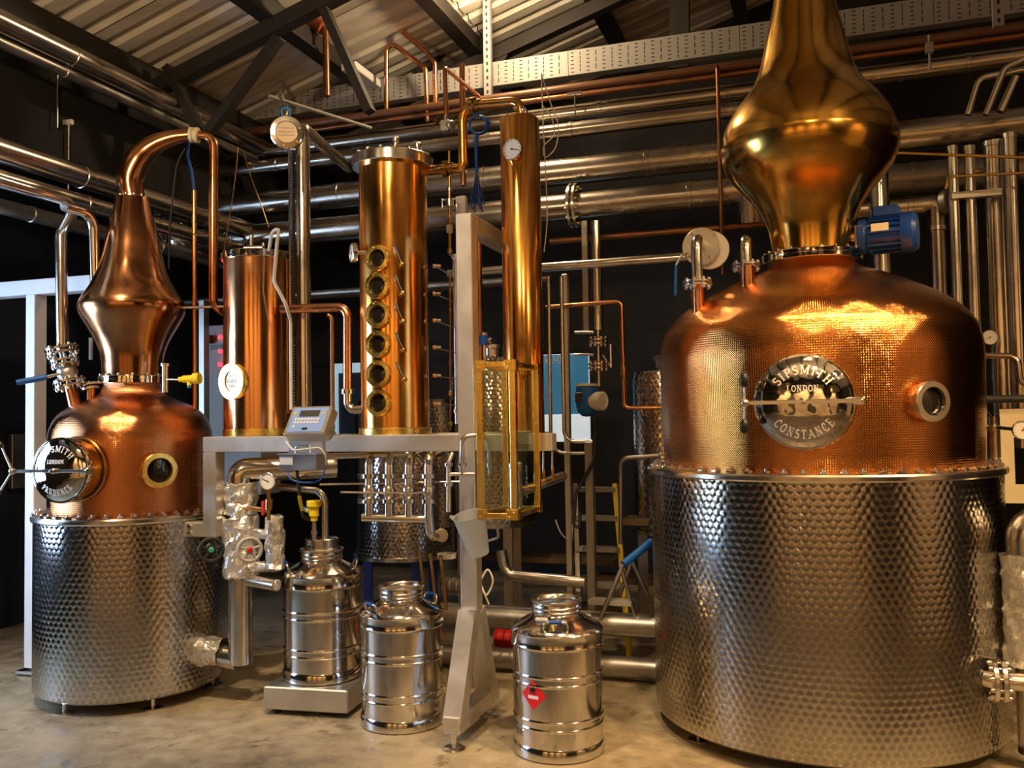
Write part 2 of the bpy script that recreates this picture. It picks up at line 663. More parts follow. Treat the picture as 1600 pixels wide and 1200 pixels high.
def mesh_obj(name, mb, mat, parent=None, org=None, flat=False):
    o0 = ORG[parent.name] if parent else Vector(org)
    me = bpy.data.meshes.new(name)
    me.from_pydata([tuple(p - o0) for p in mb.v], [], mb.f)
    me.polygons.foreach_set('use_smooth', [s and not flat for s in mb.s])
    uvl = me.uv_layers.new(name='UVMap')
    flatuv = [c for q in mb.uv for p in q for c in p]
    uvl.data.foreach_set('uv', flatuv)
    me.materials.append(MATS[mat])
    me.update()
    o = bpy.data.objects.new(name, me)
    COL.objects.link(o)
    if parent:
        o.parent = parent
    else:
        o.location = o0
    ORG[o.name] = o0
    return o


def tag(o, label, cat, group=None):
    o['label'] = label
    o['category'] = cat
    if group:
        o['group'] = group
    return o


def thing(name, label, cat, loc, group=None):
    o = bpy.data.objects.new(name, None)
    COL.objects.link(o)
    o.location = loc
    o.empty_display_size = .1
    ORG[o.name] = Vector(loc)
    return tag(o, label, cat, group)


def part(parent, name, mb, mat, label=None, stuff=False, flat=False):
    o = mesh_obj(name, mb, mat, parent, flat=flat or mat == 'foil')
    if label:
        o['label'] = label
    if stuff:
        o['kind'] = 'stuff'
    return o


def base_of(mb):
    xs = [p.x for p in mb.v]
    ys = [p.y for p in mb.v]
    zs = [p.z for p in mb.v]
    return Vector(((min(xs) + max(xs)) / 2, (min(ys) + max(ys)) / 2, min(zs)))


def solid(name, label, cat, mb, mat, group=None):
    o = mesh_obj(name, mb, mat, None, base_of(mb))
    return tag(o, label, cat, group)


def struct(name, mb, mat, parent=None):
    o = mesh_obj(name, mb, mat, parent, base_of(mb))
    if not parent:
        o['kind'] = 'structure'
    return o


def clone(src, parent, dv):
    """copy of a part moved by dv, sharing its mesh"""
    o = src.copy()
    COL.objects.link(o)
    o.parent = parent
    o.location = Vector(src.location) + Vector(dv)
    ORG[o.name] = ORG[src.name]
    return o


def bolts(mb, c, n, R, cnt, r=.009, h=.012, phase=.2):
    """hexagon bolt heads in a circle"""
    rr, uu, nn = basis(n)
    for k in range(cnt):
        t = 2 * math.pi * k / cnt + phase
        p = Vector(c) + (rr * math.cos(t) + uu * math.sin(t)) * R
        mb.lathe(p, [(r, 0), (r, h * .8), (r * .8, h), (0, h)], n, 6, sharp=20)
    return mb


# ------------------------------------------------------------------ serif lettering from strokes
def arcp(cx, cy, rx, ry, a0, a1, n=10):
    return [(cx + rx * math.cos(math.radians(a0 + (a1 - a0) * k / n)), cy + ry * math.sin(math.radians(a0 + (a1 - a0) * k / n))) for k in range(n + 1)]


# letter -> (width, thick strokes, thin strokes, serif centres)
GL = {
    'S': (.56, [arcp(.28, .74, .20, .22, 35, 270) + arcp(.28, .26, .22, .26, 90, -150)], [], []),
    'I': (.34, [[(.17, 0), (.17, 1)]], [], [(.17, 0), (.17, 1)]),
    'P': (.60, [[(.17, 0), (.17, 1)], [(.17, .97)] + arcp(.32, .72, .22, .25, 90, -90) + [(.17, .47)]], [], [(.17, 0), (.13, 1)]),
    'M': (.92, [[(.14, 1), (.46, .1)], [(.78, 0), (.78, 1)]], [[(.14, 0), (.14, 1)], [(.46, .1), (.78, 1)]], [(.14, 0), (.78, 0), (.12, 1), (.82, 1)]),
    'T': (.66, [[(.33, 0), (.33, 1)]], [[(.05, .96), (.61, .96)], [(.05, .96), (.05, .8)], [(.61, .96), (.61, .8)]], [(.33, 0)]),
    'H': (.78, [[(.17, 0), (.17, 1)], [(.61, 0), (.61, 1)]], [[(.17, .5), (.61, .5)]], [(.17, 0), (.17, 1), (.61, 0), (.61, 1)]),
    'L': (.60, [[(.17, 0), (.17, 1)]], [[(.17, .03), (.55, .03)], [(.55, .03), (.55, .22)]], [(.17, 1), (.12, 0)]),
    'O': (.74, [arcp(.37, .5, .29, .48, 0, 360, 20)], [], []),
    'N': (.80, [[(.16, 1), (.64, 0)]], [[(.16, 0), (.16, 1)], [(.64, 0), (.64, 1)]], [(.16, 0), (.12, 1), (.64, 1)]),
    'D': (.74, [[(.17, 0), (.17, 1)], [(.17, .97)] + arcp(.30, .5, .36, .47, 90, -90, 12) + [(.17, .03)]], [], [(.12, 0), (.12, 1)]),
    'C': (.68, [arcp(.37, .5, .29, .48, 48, 312, 16)], [[(.57, .88), (.57, .70)]], []),
    'A': (.76, [[(.38, 1), (.66, 0)]], [[(.38, 1), (.10, 0)], [(.20, .34), (.56, .34)]], [(.10, 0), (.66, 0)]),
    'E': (.62, [[(.17, 0), (.17, 1)]], [[(.17, .97), (.54, .97)], [(.17, .5), (.44, .5)], [(.17, .03), (.56, .03)], [(.54, .97), (.54, .8)], [(.56, .03), (.56, .22)], [(.44, .4), (.44, .6)]], [(.12, 0), (.12, 1)]),
    'R': (.70, [[(.17, 0), (.17, 1)], [(.17, .97)] + arcp(.32, .74, .21, .23, 90, -90) + [(.17, .51)], [(.32, .51), (.60, 0)]], [], [(.17, 0), (.13, 1), (.62, 0)]),
    'U': (.74, [[(.16, 1), (.16, .3)] + arcp(.37, .3, .21, .27, 180, 360, 8) + [(.58, 1)]], [], [(.16, 1), (.58, 1)]),
    '1': (.40, [[(.2, 0), (.2, 1)]], [[(.2, 1), (.07, .86)]], [(.2, 0)]),
    '4': (.60, [[(.42, 0), (.42, 1)]], [[(.42, 1), (.05, .3), (.57, .3)]], [(.42, 0)]),
    '2': (.58, [arcp(.29, .72, .21, .26, 160, -40, 8) + [(.06, .04), (.54, .04)]], [], []),
    '0': (.58, [arcp(.29, .5, .21, .48, 0, 360, 16)], [], []),
    '9': (.58, [arcp(.29, .70, .21, .28, 0, 360, 14), [(.5, .7), (.42, .2), (.22, .02)]], [], []),
    ' ': (.3, [], [], []),
}


CHARS = []


def each_char(segs):
    cut = CHARS + [len(segs)]
    return [segs[i:j] for i, j in zip(cut[:-1], cut[1:]) if j > i]


def letters(text, size, track=.12):
    """ribbon segments ((x0,y0),(x1,y1),width) laid out on a line, and the total width"""
    x = 0.0
    segs = []
    CHARS.clear()
    for ch in text:
        CHARS.append(len(segs))
        w, thick, thin, ser = GL[ch]
        for st, t in ((thick, .15), (thin, .075)):
            for pl in st:
                for a, b in zip(pl[:-1], pl[1:]):
                    k = max(1, int(math.hypot(b[0] - a[0], b[1] - a[1]) / .34))
                    for i in range(k):
                        p = (a[0] + (b[0] - a[0]) * i / k, a[1] + (b[1] - a[1]) * i / k)
                        q = (a[0] + (b[0] - a[0]) * (i + 1) / k, a[1] + (b[1] - a[1]) * (i + 1) / k)
                        segs.append(((x + p[0] * size, p[1] * size), (x + q[0] * size, q[1] * size), t * size))
        for sx, sy in ser:
            segs.append(((x + (sx - .15) * size, sy * size), (x + (sx + .15) * size, sy * size), .07 * size))
        x += (w + track) * size
    return segs, x - track * size


def write(mb, segs, surf, th=.0012):
    """surf maps 2-D lettering coordinates to (point, normal)"""
    for (x0, y0), (x1, y1), w in segs:
        dx, dy = x1 - x0, y1 - y0
        l = math.hypot(dx, dy) or 1e-6
        dx, dy = dx / l, dy / l
        e = w * .18
        x0, y0, x1, y1 = x0 - dx * e, y0 - dy * e, x1 + dx * e, y1 + dy * e
        nx, ny = -dy * w / 2, dx * w / 2
        k = len(mb.v)
        for (x, y) in ((x0 - nx, y0 - ny), (x1 - nx, y1 - ny), (x1 + nx, y1 + ny), (x0 + nx, y0 + ny)):
            p, n = surf(x, y)
            mb.v.append(p - n * th * .5)
            mb.v.append(p + n * th)
        mb.face((k + 1, k + 3, k + 5, k + 7), False)
        for a, b in ((0, 2), (2, 4), (4, 6), (6, 0)):
            mb.face((k + a, k + b, k + b + 1, k + a + 1), False)
    return mb


def arc_surf(surf, segw, rad, bottom):
    """bends a line of lettering onto a circle of the cover"""
    def f(x, y):
        if not bottom:
            th = math.pi / 2 - (x - segw / 2) / rad
            r = rad + y
        else:
            th = -math.pi / 2 + (x - segw / 2) / rad
            r = rad - y
        return surf(r * math.cos(th), r * math.sin(th))
    return f

# ================================================================== the room
A0, A1, B0, B1 = -5.6, 5.6, -4.5, 8.2
RIDGE = .8


def roof_z(a):
    return 3.95 + .3 * (a + 4.2) if a <= RIDGE else 3.95 + .3 * (RIDGE + 4.2) - .3 * (a - RIDGE)


fl = MB()
fl.box(W((A0 + A1) / 2, (B0 + B1) / 2, -.06), BX * (A1 - A0) / 2, BY * (B1 - B0) / 2, UP * .06)
struct('floor', fl, 'concrete')


def wall(name, mat, p0, p1, h, n):
    m = MB()
    c = (Vector(p0) + Vector(p1)) / 2 + UP * h / 2 + Vector(n) * .08
    m.box(c, (Vector(p1) - Vector(p0)) / 2, Vector(n) * .08, UP * h / 2)
    return struct(name, m, mat)


wall('wall_back', 'wall_dark', W(A0, B1), W(A1, B1), 5.5, BY)
wall('wall_rear', 'wall_rear', W(A0, B0), W(A1, B0), 5.5, -BY)
wall('wall_right', 'wall_rear', W(A1, B0), W(A1, B1), 4.1, BX)
# unseen plastered piers between dark bays, added as bright stripes for the reflections
for k, (a, w) in enumerate(((-3.6, .85), (-1.3, .7), (1.0, .95), (3.3, .8))):
    m = MB()
    m.box(W(a, B0 + .06, 2.0), BX * w, BY * .06, UP * 2.0, .02)
    struct('trim_%d' % (k + 1), m, 'plaster')
m = MB()
m.box(W(A1 - .06, 1.5, 1.9), BX * .06, BY * 1.5, UP * 1.9, .02)
struct('trim_5', m, 'plaster')
# left wall with a daylight window well in front of the still
WB0, WB1, WZ0, WZ1 = 1.9, 3.3, .7, 2.5
m = MB()
for b0, b1, z0, z1 in ((B0, WB0, 0, 3.55), (WB1, B1, 0, 3.55), (WB0, WB1, 0, WZ0), (WB0, WB1, WZ1, 3.55)):
    m.box(W(A0 - .08, (b0 + b1) / 2, (z0 + z1) / 2), BX * .08, BY * (b1 - b0) / 2, UP * (z1 - z0) / 2)
struct('wall_left', m, 'wall_navy')
m = MB()
for b0, b1, z0, z1 in ((WB0, WB0 + .06, WZ0, WZ1), (WB1 - .06, WB1, WZ0, WZ1), (WB0, WB1, WZ0, WZ0 + .06), (WB0, WB1, WZ1 - .06, WZ1),
                       ((WB0 + WB1) / 2 - .025, (WB0 + WB1) / 2 + .025, WZ0, WZ1), (WB0, WB1, 1.72, 1.77)):
    m.box(W(A0 - .04, (b0 + b1) / 2, (z0 + z1) / 2), BX * .045, BY * (b1 - b0) / 2, UP * (z1 - z0) / 2)
win = struct('window_1', m, 'white_plastic')
m = MB()
m.box(W(A0 - .10, (WB0 + WB1) / 2, (WZ0 + WZ1) / 2), BX * .004, BY * (WB1 - WB0) / 2, UP * (WZ1 - WZ0) / 2)
struct('window_pane', m, 'daylight', win)

# roof: ribbed sheets on both slopes
m = MB()
for s, (a0, a1) in enumerate(((A0, RIDGE), (RIDGE, A1))):
    m.quad(W(a0, B0, roof_z(a0) + .06), W(a1, B0, roof_z(a1) + .06), W(a1, B1, roof_z(a1) + .06), W(a0, B1, roof_z(a0) + .06))
roof = struct('ceiling', m, 'truss_paint')


def sheet(a0, a1, b0, b1):
    m = MB()
    prof = []
    n = int(round((b1 - b0) / .2))
    for k in range(n):
        b = b0 + .2 * k
        prof += [(b, 0), (b + .09, 0), (b + .11, .03), (b + .17, .03), (b + .19, 0)]
    prof.append((b1, 0))
    for (ba, za), (bb, zb) in zip(prof[:-1], prof[1:]):
        m.quad(W(a0, ba, roof_z(a0) + za), W(a1, ba, roof_z(a1) + za), W(a1, bb, roof_z(a1) + zb), W(a0, bb, roof_z(a0) + zb))
    return m


for s, (a0, a1) in enumerate(((A0, -2.4), (-2.4, RIDGE), (RIDGE, A1))):
    b = B0
    while b < B1 - .1:
        e = min(b + 1.0, B1)
        struct('roof_sheet', sheet(a0 + .004, a1 - .004, b + .004, e - .004), 'roof_sheet', roof)
        b = e
for i, a in enumerate((-4.28, -3.3, -2.45, -1.5, -.5, .8, 1.9, 3.0, 4.1)):
    m = MB()
    z = roof_z(a)
    m.box(W(a, (B0 + B1) / 2, z - .075), BX * .035, BY * (B1 - B0) / 2, UP * .07)
    m.box(W(a, (B0 + B1) / 2, z - .14), BX * .06, BY * (B1 - B0) / 2, UP * .008)
    struct('purlin', m, 'truss_paint', roof)


def truss(name, b, label, members):
    t = thing(name, label, 'truss', W(-2, b, 0))
    for nm, p0, p1, w in members:
        m = MB()
        q0, q1 = PB(*p0, b), PB(*p1, b)
        m.bar(q0, q1, .07, w, BY.cross(q1 - q0))
        part(t, nm, m, 'truss_paint')
    # rafter following the roof slope on both sides
    for a0, a1 in ((A0, RIDGE), (RIDGE, A1)):
        m = MB()
        m.bar(W(a0, b, roof_z(a0) - .2), W(a1, b, roof_z(a1) - .2), .09, .1)
        part(t, 'rafter', m, 'truss_paint')
    return t


truss('roof_truss', 5.0, 'dark steel roof truss with diagonal webs above the small still', [
    ('web', (262, 105), (316, 215), .055), ('web', (436, 60), (328, 205), .06), ('web', (496, -10), (578, 175), .055)])
truss('roof_truss', 6.6, 'dark steel roof truss crossing behind the tall copper columns', [
    ('web', (740, 12), (612, 172), .085), ('web', (716, 42), (790, 96), .09), ('web', (1062, -5), (1062, 108), .14)])

# dark sheet added for the black shade beyond the eaves beam
m = MB()
m.box(W(-4.40, (B0 + B1) / 2, 3.45), BX * .012, BY * (B1 - B0) / 2, UP * .42)
struct('trim_6', m, 'shade_black')

# ================================================================== copper pot stills
LS = (-2.119, 5.019)
BS = (1.4638, 4.3498)


def lettering_cover(parent, c, n, R, dome, top, mid, bot, ts, ms):
    r_, u_, n_ = basis(n)

    def surf(x, y):
        d = min(math.hypot(x, y) / R, .97)
        z = dome * math.sqrt(1 - (d * .985) ** 2)
        nn = (n_ * (1 - d * .5) + (r_ * x + u_ * y) / R * .5).normalized()
        return c + r_ * x + u_ * y + n_ * z, nn
    m = MB()
    pr = [(R, -.02), (R * 1.045, -.018), (R * 1.05, 0), (R * 1.03, .012), (R * .985, .014)]
    for k in range(15):
        d = .97 * (1 - k / 14)
        pr.append((R * d, dome * math.sqrt(1 - (d * .985) ** 2)))
    m.lathe(c, pr, n_, 64, sharp=45)
    cov = part(parent, 'manhole_cover', m, 'steel_mirror', 'domed mirror-polished manhole cover with engraved lettering')
    for text, size, trk, where in ((top, ts, .22, 0), (mid, ms, .12, 1), (bot, ts, .22, 2)):
        s, w = letters(text, size, trk)
        fn = (arc_surf(surf, w, R * .60, False), lambda x, y: surf(x - w / 2, y + R * .22), arc_surf(surf, w, R * .60 + ts, True))[where]
        for seg in each_char(s):
            part(cov, 'letter', write(MB(), seg, fn), 'engraving')
    return surf, r_, u_, n_


def pot_still(spec):
    C = spec['c']
    base = Vector((C[0], C[1], 0))
    t = thing(spec['name'], spec['label'], 'still', base)
    R, zr = spec['R'], spec['rim']
    # steel jacket
    m = MB()
    m.lathe(base, [(0, .06), (R - .012, .06), (R, .072), (R, zr - .035)], seg=128)
    part(t, 'jacket', m, 'turned', 'engine-turned stainless steel jacket')
    m = MB()
    ro = R * 1.018
    m.lathe(base, [(R * .97, zr - .035), (ro, zr - .035), (ro + .004, zr - .028), (ro + .004, zr - .012), (ro, zr - .004), (R * .9, zr)], seg=128, sharp=25)
    rim = part(t, 'rim_flange', m, 'steel')
    n = spec['nbolt']
    for k in range(n):
        th = 2 * math.pi * k / n
        d = Vector((math.cos(th), math.sin(th), 0))
        s = Vector((-math.sin(th), math.cos(th), 0))
        if d.dot(-base.normalized()) < -.35:
            continue
        m = MB()
        m.box(base + d * (R * .975) + UP * (zr + .004), s * .013, d * .02, UP * .006, .003)
        m.lathe(base + d * (R * .975) + UP * (zr + .01), [(.007, 0), (.007, .009), (0, .011)], UP, 6)
        part(rim, 'rim_clamp', m, 'steel')
    for k in range(6):
        th = 2 * math.pi * (k + spec['foot']) / 6
        p = base + Vector((math.cos(th), math.sin(th), 0)) * R * .88
        m = MB()
        m.lathe(p, [(0, 0), (.05, 0), (.05, .008), (.012, .016), (.012, .07), (0, .07)], seg=20)
        part(t, 'foot', m, 'steel')
    # copper pot
    prof = [edge(C, *q) for q in spec['pot']]
    prof.sort(key=lambda q: q[1])
    prof = [(prof[0][0], zr - .01)] + prof[1:]
    m = MB()
    m.lathe(base, smooth_prof(prof), seg=128)
    part(t, 'pot', m, spec['pot_mat'], 'hammered copper pot')
    Rp = prof[0][0]
    # neck flange
    fr, fz = spec['flange']
    m = MB()
    m.lathe(base, [(fr * .75, fz - .022), (fr - .004, fz - .022), (fr, fz - .018), (fr, fz - .002), (fr - .002, fz), (fr, fz + .002), (fr, fz + .018), (fr - .004, fz + .022), (fr * .75, fz + .022)], seg=64, sharp=25)
    nf = part(t, 'neck_flange', m, 'steel_mirror')
    m = MB()
    bolts(m, base + UP * (fz + .022), UP, fr * .93, spec['nfb'], .008, .012)
    part(nf, 'bolt_heads', m, 'steel', stuff=True)
    # onion head
    prof = [edge(C, *q) for q in spec['head']]
    prof.sort(key=lambda q: q[1])
    m = MB()
    m.lathe(base, smooth_prof(prof), seg=96, sharp=60)
    hd = part(t, 'onion_head', m, spec['head_mat'], 'polished copper onion-shaped head')
    # manhole
    px, py, out, MR = spec['hole']
    c, nrm = on_drum(C, Rp + out, px, py)
    m = MB()
    back = out + Rp * .25
    m.lathe(c - nrm * back, [(MR * .96, 0), (MR * .96, back - .012), (MR * 1.0, back - .004), (MR * .9, back)], nrm, 64)
    mh = part(t, 'manhole_collar', m, spec['collar'])
    m = MB()
    m.torus(c - nrm * (out * .98), nrm, MR * 1.02, .008, 48)
    part(mh, 'weld_ring', m, 'bronze')
    surf, r_, u_, n_ = lettering_cover(t, c, nrm, MR, spec['dome'], *spec['text'])
    # clamp bar and wing screw
    m = MB()
    zb = spec['dome'] + .012
    L0, L1 = spec['bar']
    m.box(c + n_ * zb + r_ * (L1 - L0) / 2, r_ * (L0 + L1) / 2, u_ * .008, n_ * .009, .003)
    bar = part(t, 'clamp_bar', m, 'steel')
    m = MB()
    m.lathe(c + n_ * (zb - .012), [(.016, 0), (.016, .016), (.010, .022), (.010, .03), (0, .032)], n_, 6)
    part(bar, 'centre_nut', m, 'steel')
    m = MB()
    m.box(c + n_ * (zb - .02) + r_ * (L1 - .012), r_ * .02, u_ * .016, n_ * .022, .004)
    part(bar, 'hinge_block', m, 'steel')
    hub = c + n_ * (zb + .002) - r_ * L0
    m = MB()
    m.ball(hub, .018)
    m.tube([hub - n_ * .06, hub + n_ * .012], .008, 10)
    wing = part(t, 'wing_screw', m, 'steel')
    for dx, dy in spec['wings']:
        e = hub + r_ * dx + u_ * dy
        m = MB()
        m.tube([hub, e], .0055, 8)
        part(wing, 'wing_arm', m, 'steel')
        m = MB()
        d = (e - hub).normalized()
        m.ball(e + d * .018, .015 * spec['knob'], d, 1.7)
        part(wing, 'wing_knob', m, 'black')
    # sight glass
    px, py, out, SR = spec['sight']
    c, nrm = on_drum(C, Rp + out, px, py)
    m = MB()
    m.lathe(c - nrm * (out + .06), [(SR * .86, 0), (SR * .86, out + .03), (SR, out + .035), (SR, out + .058), (SR * .96, out + .062), (SR * .70, out + .062), (SR * .66, out + .045)], nrm, 48, sharp=25)
    sg = part(t, 'sight_glass', m, spec['sight_mat'])
    m = MB()
    m.lathe(c - nrm * .02, [(SR * .68, 0), (SR * .4, .004), (0, .005)], nrm, 32)
    part(sg, 'pane', m, 'sight_dark', 'dark glass pane')
    return t, Rp


def smooth_prof(pr, sub=5):
    """Catmull-Rom through the measured outline"""
    out = []
    n = len(pr)
    for i in range(n - 1):
        p0, p1, p2, p3 = pr[max(i - 1, 0)], pr[i], pr[i + 1], pr[min(i + 2, n - 1)]
        for k in range(sub):
            s = k / sub
            out.append(tuple(.5 * (2 * p1[j] + (p2[j] - p0[j]) * s + (2 * p0[j] - 5 * p1[j] + 4 * p2[j] - p3[j]) * s * s
                                   + (3 * p1[j] - p0[j] - 3 * p2[j] + p3[j]) * s ** 3) for j in (0, 1)))
    out.append(pr[-1])
    return [(max(r, .001), z) for r, z in out]


big, BRP = pot_still(dict(
    name='pot_still', label='largest copper pot still with golden onion head and tall patterned steel jacket', c=BS, R=.7917, rim=1.2137, nbolt=64, foot=.35,
    pot=[(1542, 718), (1542, 640), (1541, 590), (1540, 545), (1533, 512), (1521, 493), (1502, 476), (1474, 460), (1437, 445), (1390, 429), (1352, 419), (1338, 411), (1335, 403)],
    pot_mat='pot_copper', flange=(.236, edge(BS, 1346, 399)[1]), nfb=20,
    head=[(1330, 396), (1331, 375), (1335, 350), (1346, 322), (1362, 296), (1380, 274), (1396, 252), (1405, 230), (1407.5, 214), (1406.5, 205), (1403, 190), (1394, 172), (1377, 150), (1361, 135), (1347, 120), (1337, 102), (1330, 84), (1320, 49), (1306, 0), (1297, -50), (1292, -100)],
    head_mat='copper_gold', hole=(1256, 628, .075, .186), dome=.052, collar='pot_copper',
    text=('SIPSMITH', 'LONDON', 'CONSTANCE', .034, .024), bar=(.222, .222), wings=((0.0, .075), (-.004, -.075)), knob=1.25,
    sight=(1459, 627, .055, .083), sight_mat='steel'))
lit, LRP = pot_still(dict(
    name='pot_still', label='smaller reddish copper pot still with swan neck beside the white post', c=LS, R=.489, rim=.985, nbolt=44, foot=.1,
    pot=[(71, 800), (71, 760), (71, 720), (72, 690), (76, 670), (86, 652), (104, 638), (128, 628), (146, 621), (156, 613), (160, 603), (160, 597)],
    pot_mat='pot_copper_red', flange=(.178, edge(LS, 154, 594)[1]), nfb=14,
    head=[(159, 591), (157.5, 572), (155, 552), (147, 532), (138, 516), (128, 500), (121.5, 488), (119.5, 479), (121.5, 470), (129, 458), (141, 441), (151, 420), (158, 398), (163, 375), (169, 350), (175, 328), (180, 308)],
    head_mat='copper_brown', hole=(96, 735, .12, .157), dome=.045, collar='bronze',
    text=('SIPSMITH', 'LONDON', 'PRUDENCE', .028, .019), bar=(.235, .19), wings=((-.06, .115), (-.07, -.095)), knob=.8,
    sight=(250, 735, .05, .092), sight_mat='brass'))
base = Vector((LS[0], LS[1], 0))
# swan neck of the small still: tapering copper bend
zt = edge(LS, 180, 308)[1]
m = MB()
nk = [base + UP * zt, P(203, 282, LS[1]), P(211, 258, LS[1]), P(228, 236, LS[1]), P(250, 222, LS[1]), P(275, 214, LS[1]), P(302, 211, LS[1])]
pts = [Vector(q) for q in nk]
fine = []
for i in range(len(pts) - 1):
    p0, p1, p2, p3 = pts[max(i - 1, 0)], pts[i], pts[i + 1], pts[min(i + 2, len(pts) - 1)]
    for k in range(5):
        s = k / 5
        fine.append(.5 * (2 * p1 + (p2 - p0) * s + (2 * p0 - 5 * p1 + 4 * p2 - p3) * s * s + (3 * p1 - p0 - 3 * p2 + p3) * s ** 3))
fine.append(pts[-1])
m.tube(fine, .066, 24, r1=lambda s: .066 + .008 * math.sin(min(s / .5, 1) * math.pi) - .034 * max(0, (s - .42) / .58))
part(lit, 'swan_neck', m, 'copper_brown', 'bent tapering copper swan neck')
m = MB()
m.lathe(base + UP * (zt - .008), [(.05, 0), (.078, 0), (.078, .016), (.05, .016)], seg=32)
bolts(m, base + UP * (zt + .008), UP, .07, 10, .006, .01)
part(lit, 'swan_neck_flange', m, 'steel')
# filling branch with small flange beside the neck
m = MB()
p = P(142, 622, 4.95)
m.tube([p - UP * .03, p + UP * .06], .022, 14)
br = part(lit, 'branch_stub', m, 'copper_pipe')
m = MB()
for k in (0, .022):
    m.disc(p + UP * (.045 + k), UP + BX * -.25, .05, .014)
bolts(m, p + UP * .082, UP, .04, 8, .006, .01)
part(br, 'branch_flange', m, 'steel')
# side ports of the big still: short copper stubs for the two charge pipes
for px, py in ((1090, 470), (1168, 436)):
    q, nrm = on_drum(BS, .60 if px < 1100 else .46, px, py)
    m = MB()
    m.tube([q - UP * .12, q + UP * .06], .032, 16)
    part(big, 'charge_stub', m, 'copper_pipe')

# ================================================================== stainless frame
BT = 1.385            # top of the frame beam
POST = P(737, 940, 4.26)
POST.z = 0
fb = POST.dot(BY)
fa = POST.dot(BX)
fr_t = thing('column_stand', 'stainless steel box-section frame carrying the copper columns', 'frame', POST)
aL = PB(334, 690, fb).dot(BX)
aR = PB(866, 680, fb).dot(BX)


def fbox(name, a0, a1, b0, b1, z0, z1, mat='steel_satin'):
    m = MB()
    m.box(W((a0 + a1) / 2, (b0 + b1) / 2, (z0 + z1) / 2), BX * (a1 - a0) / 2, BY * (b1 - b0) / 2, UP * (z1 - z0) / 2, .004)
    return part(fr_t, name, m, mat)


H = .04
fbox('front_beam', aL - H, fa - H - .001, fb - H, fb + H, BT - .08, BT)
fbox('front_beam', fa + H + .001, aR, fb - H, fb + H, BT - .08, BT)
a2_ = PB(820, 680, fb + .21).dot(BX)
fbox('back_beam', aL - H, a2_ + H, fb + .42, fb + .5, BT - .08, BT)
for a in (aL, fa - .42, a2_):
    fbox('cross_beam', a - H, a + H, fb + H + .001, fb + .419, BT - .08, BT)
zt = PB(724, 333, fb - H).z
fbox('post', fa - H, fa + H, fb - H, fb + H, .52, zt)
fbox('top_arm', fa - H, fa + H, fb + H + .001, fb + 1.1, zt - .08, zt)
zl = PB(330, 838, fb).z
fbox('short_post', aL - H, aL + H, fb - H, fb + H, zl, BT - .081)
fbox('short_stub', aL - .17, aL - H - .001, fb - H, fb + H, zl, zl + .075)
m = MB()
for k in range(2):
    m.lathe(W(aL - .12, fb - H, zl + .02 + k * .035), [(.012, 0), (.012, .01), (0, .012)], -BY, 6)
part(fr_t, 'bolt_heads', m, 'steel', stuff=True)
# splayed legs and foot bar
for s, L in ((-1, .235), (1, .20)):
    m = MB()
    m.bar(W(fa, fb + s * .03, .56), W(fa, fb + s * L, .105), .08, .085, BX)
    part(fr_t, 'leg', m, 'steel_satin')
fbox('foot_bar', fa - H, fa + H, fb - .275, fb + .26, .075, .15)
for s in (-.24, .22):
    m = MB()
    m.lathe(W(fa, fb + s, 0), [(0, 0), (.052, 0), (.052, .006), (.04, .014), (.011, .018), (.011, .078), (0, .078)], seg=24)
    part(fr_t, 'levelling_foot', m, 'steel')
# ================================================================== copper columns
COLB = fb + .21


def colpos(px):
    p = PB(px, 680, COLB)
    return Vector((p.x, p.y, BT))


def gauge(parent, c, n, R, body='steel', needle=25, top=True):
    r_, u_, n_ = basis(n)
    m = MB()
    m.lathe(c - n_ * R * .45, [(0, 0), (R * .9, 0), (R, R * .1), (R, R * .5), (R * .93, R * .55), (R * .90, R * .48)], n_, 36, sharp=25)
    g = part(parent, 'gauge_case', m, body) if not top else part(parent, 'gauge_case', m, body)
    m = MB()
    m.lathe(c, [(R * .91, 0), (0, .0005)], n_, 36)
    part(g, 'dial', m, 'dial', 'white dial face')
    m = MB()
    th = math.radians(needle)
    d = r_ * math.cos(th) + u_ * math.sin(th)
    m.bar(c - d * R * .15 + n_ * .002, c + d * R * .7 + n_ * .002, R * .06, .001, n_)
    m.disc(c + n_ * .001, n_, R * .09, .003, 12)
    part(g, 'needle', m, 'black')
    m = MB()
    for k in range(11):
        t = math.radians(225 - 27 * k)
        e = r_ * math.cos(t) + u_ * math.sin(t)
        m.bar(c + e * R * .74 + n_ * .001, c + e * R * .86 + n_ * .001, R * .035, .001, n_)
    part(g, 'scale_marks', m, 'black', stuff=True)
    return g


# --- rectifying column with six portholes
c0 = colpos(618)
RC = edge(c0, 563, 560)[0]
ztop = edge(c0, 560, 262)[1]
col = thing('rectifying_column', 'wide copper column with six brass portholes in a row', 'column', c0)
m = MB()
m.lathe(Vector((c0.x, c0.y, 0)), [(RC, BT + .03), (RC, ztop)], seg=96)
part(col, 'shell', m, 'copper', 'polished orange copper shell')
m = MB()
m.lathe(c0, [(0, 0), (RC + .012, 0), (RC + .012, .03), (RC + .008, .034), (RC - .01, .034)], seg=96, sharp=25)
part(col, 'base_ring', m, 'brass')
rf = RC + .034
m = MB()
m.lathe(Vector((c0.x, c0.y, ztop)), [(RC - .01, -.002), (rf - .004, -.002), (rf, .002), (rf, .05), (rf - .004, .054), (0, .054)], seg=96, sharp=25)
tf = part(col, 'top_flange', m, 'steel')
m = MB()
bolts(m, Vector((c0.x, c0.y, ztop + .054)), UP, rf - .018, 16, .009, .014)
part(tf, 'bolt_heads', m, 'steel', stuff=True)
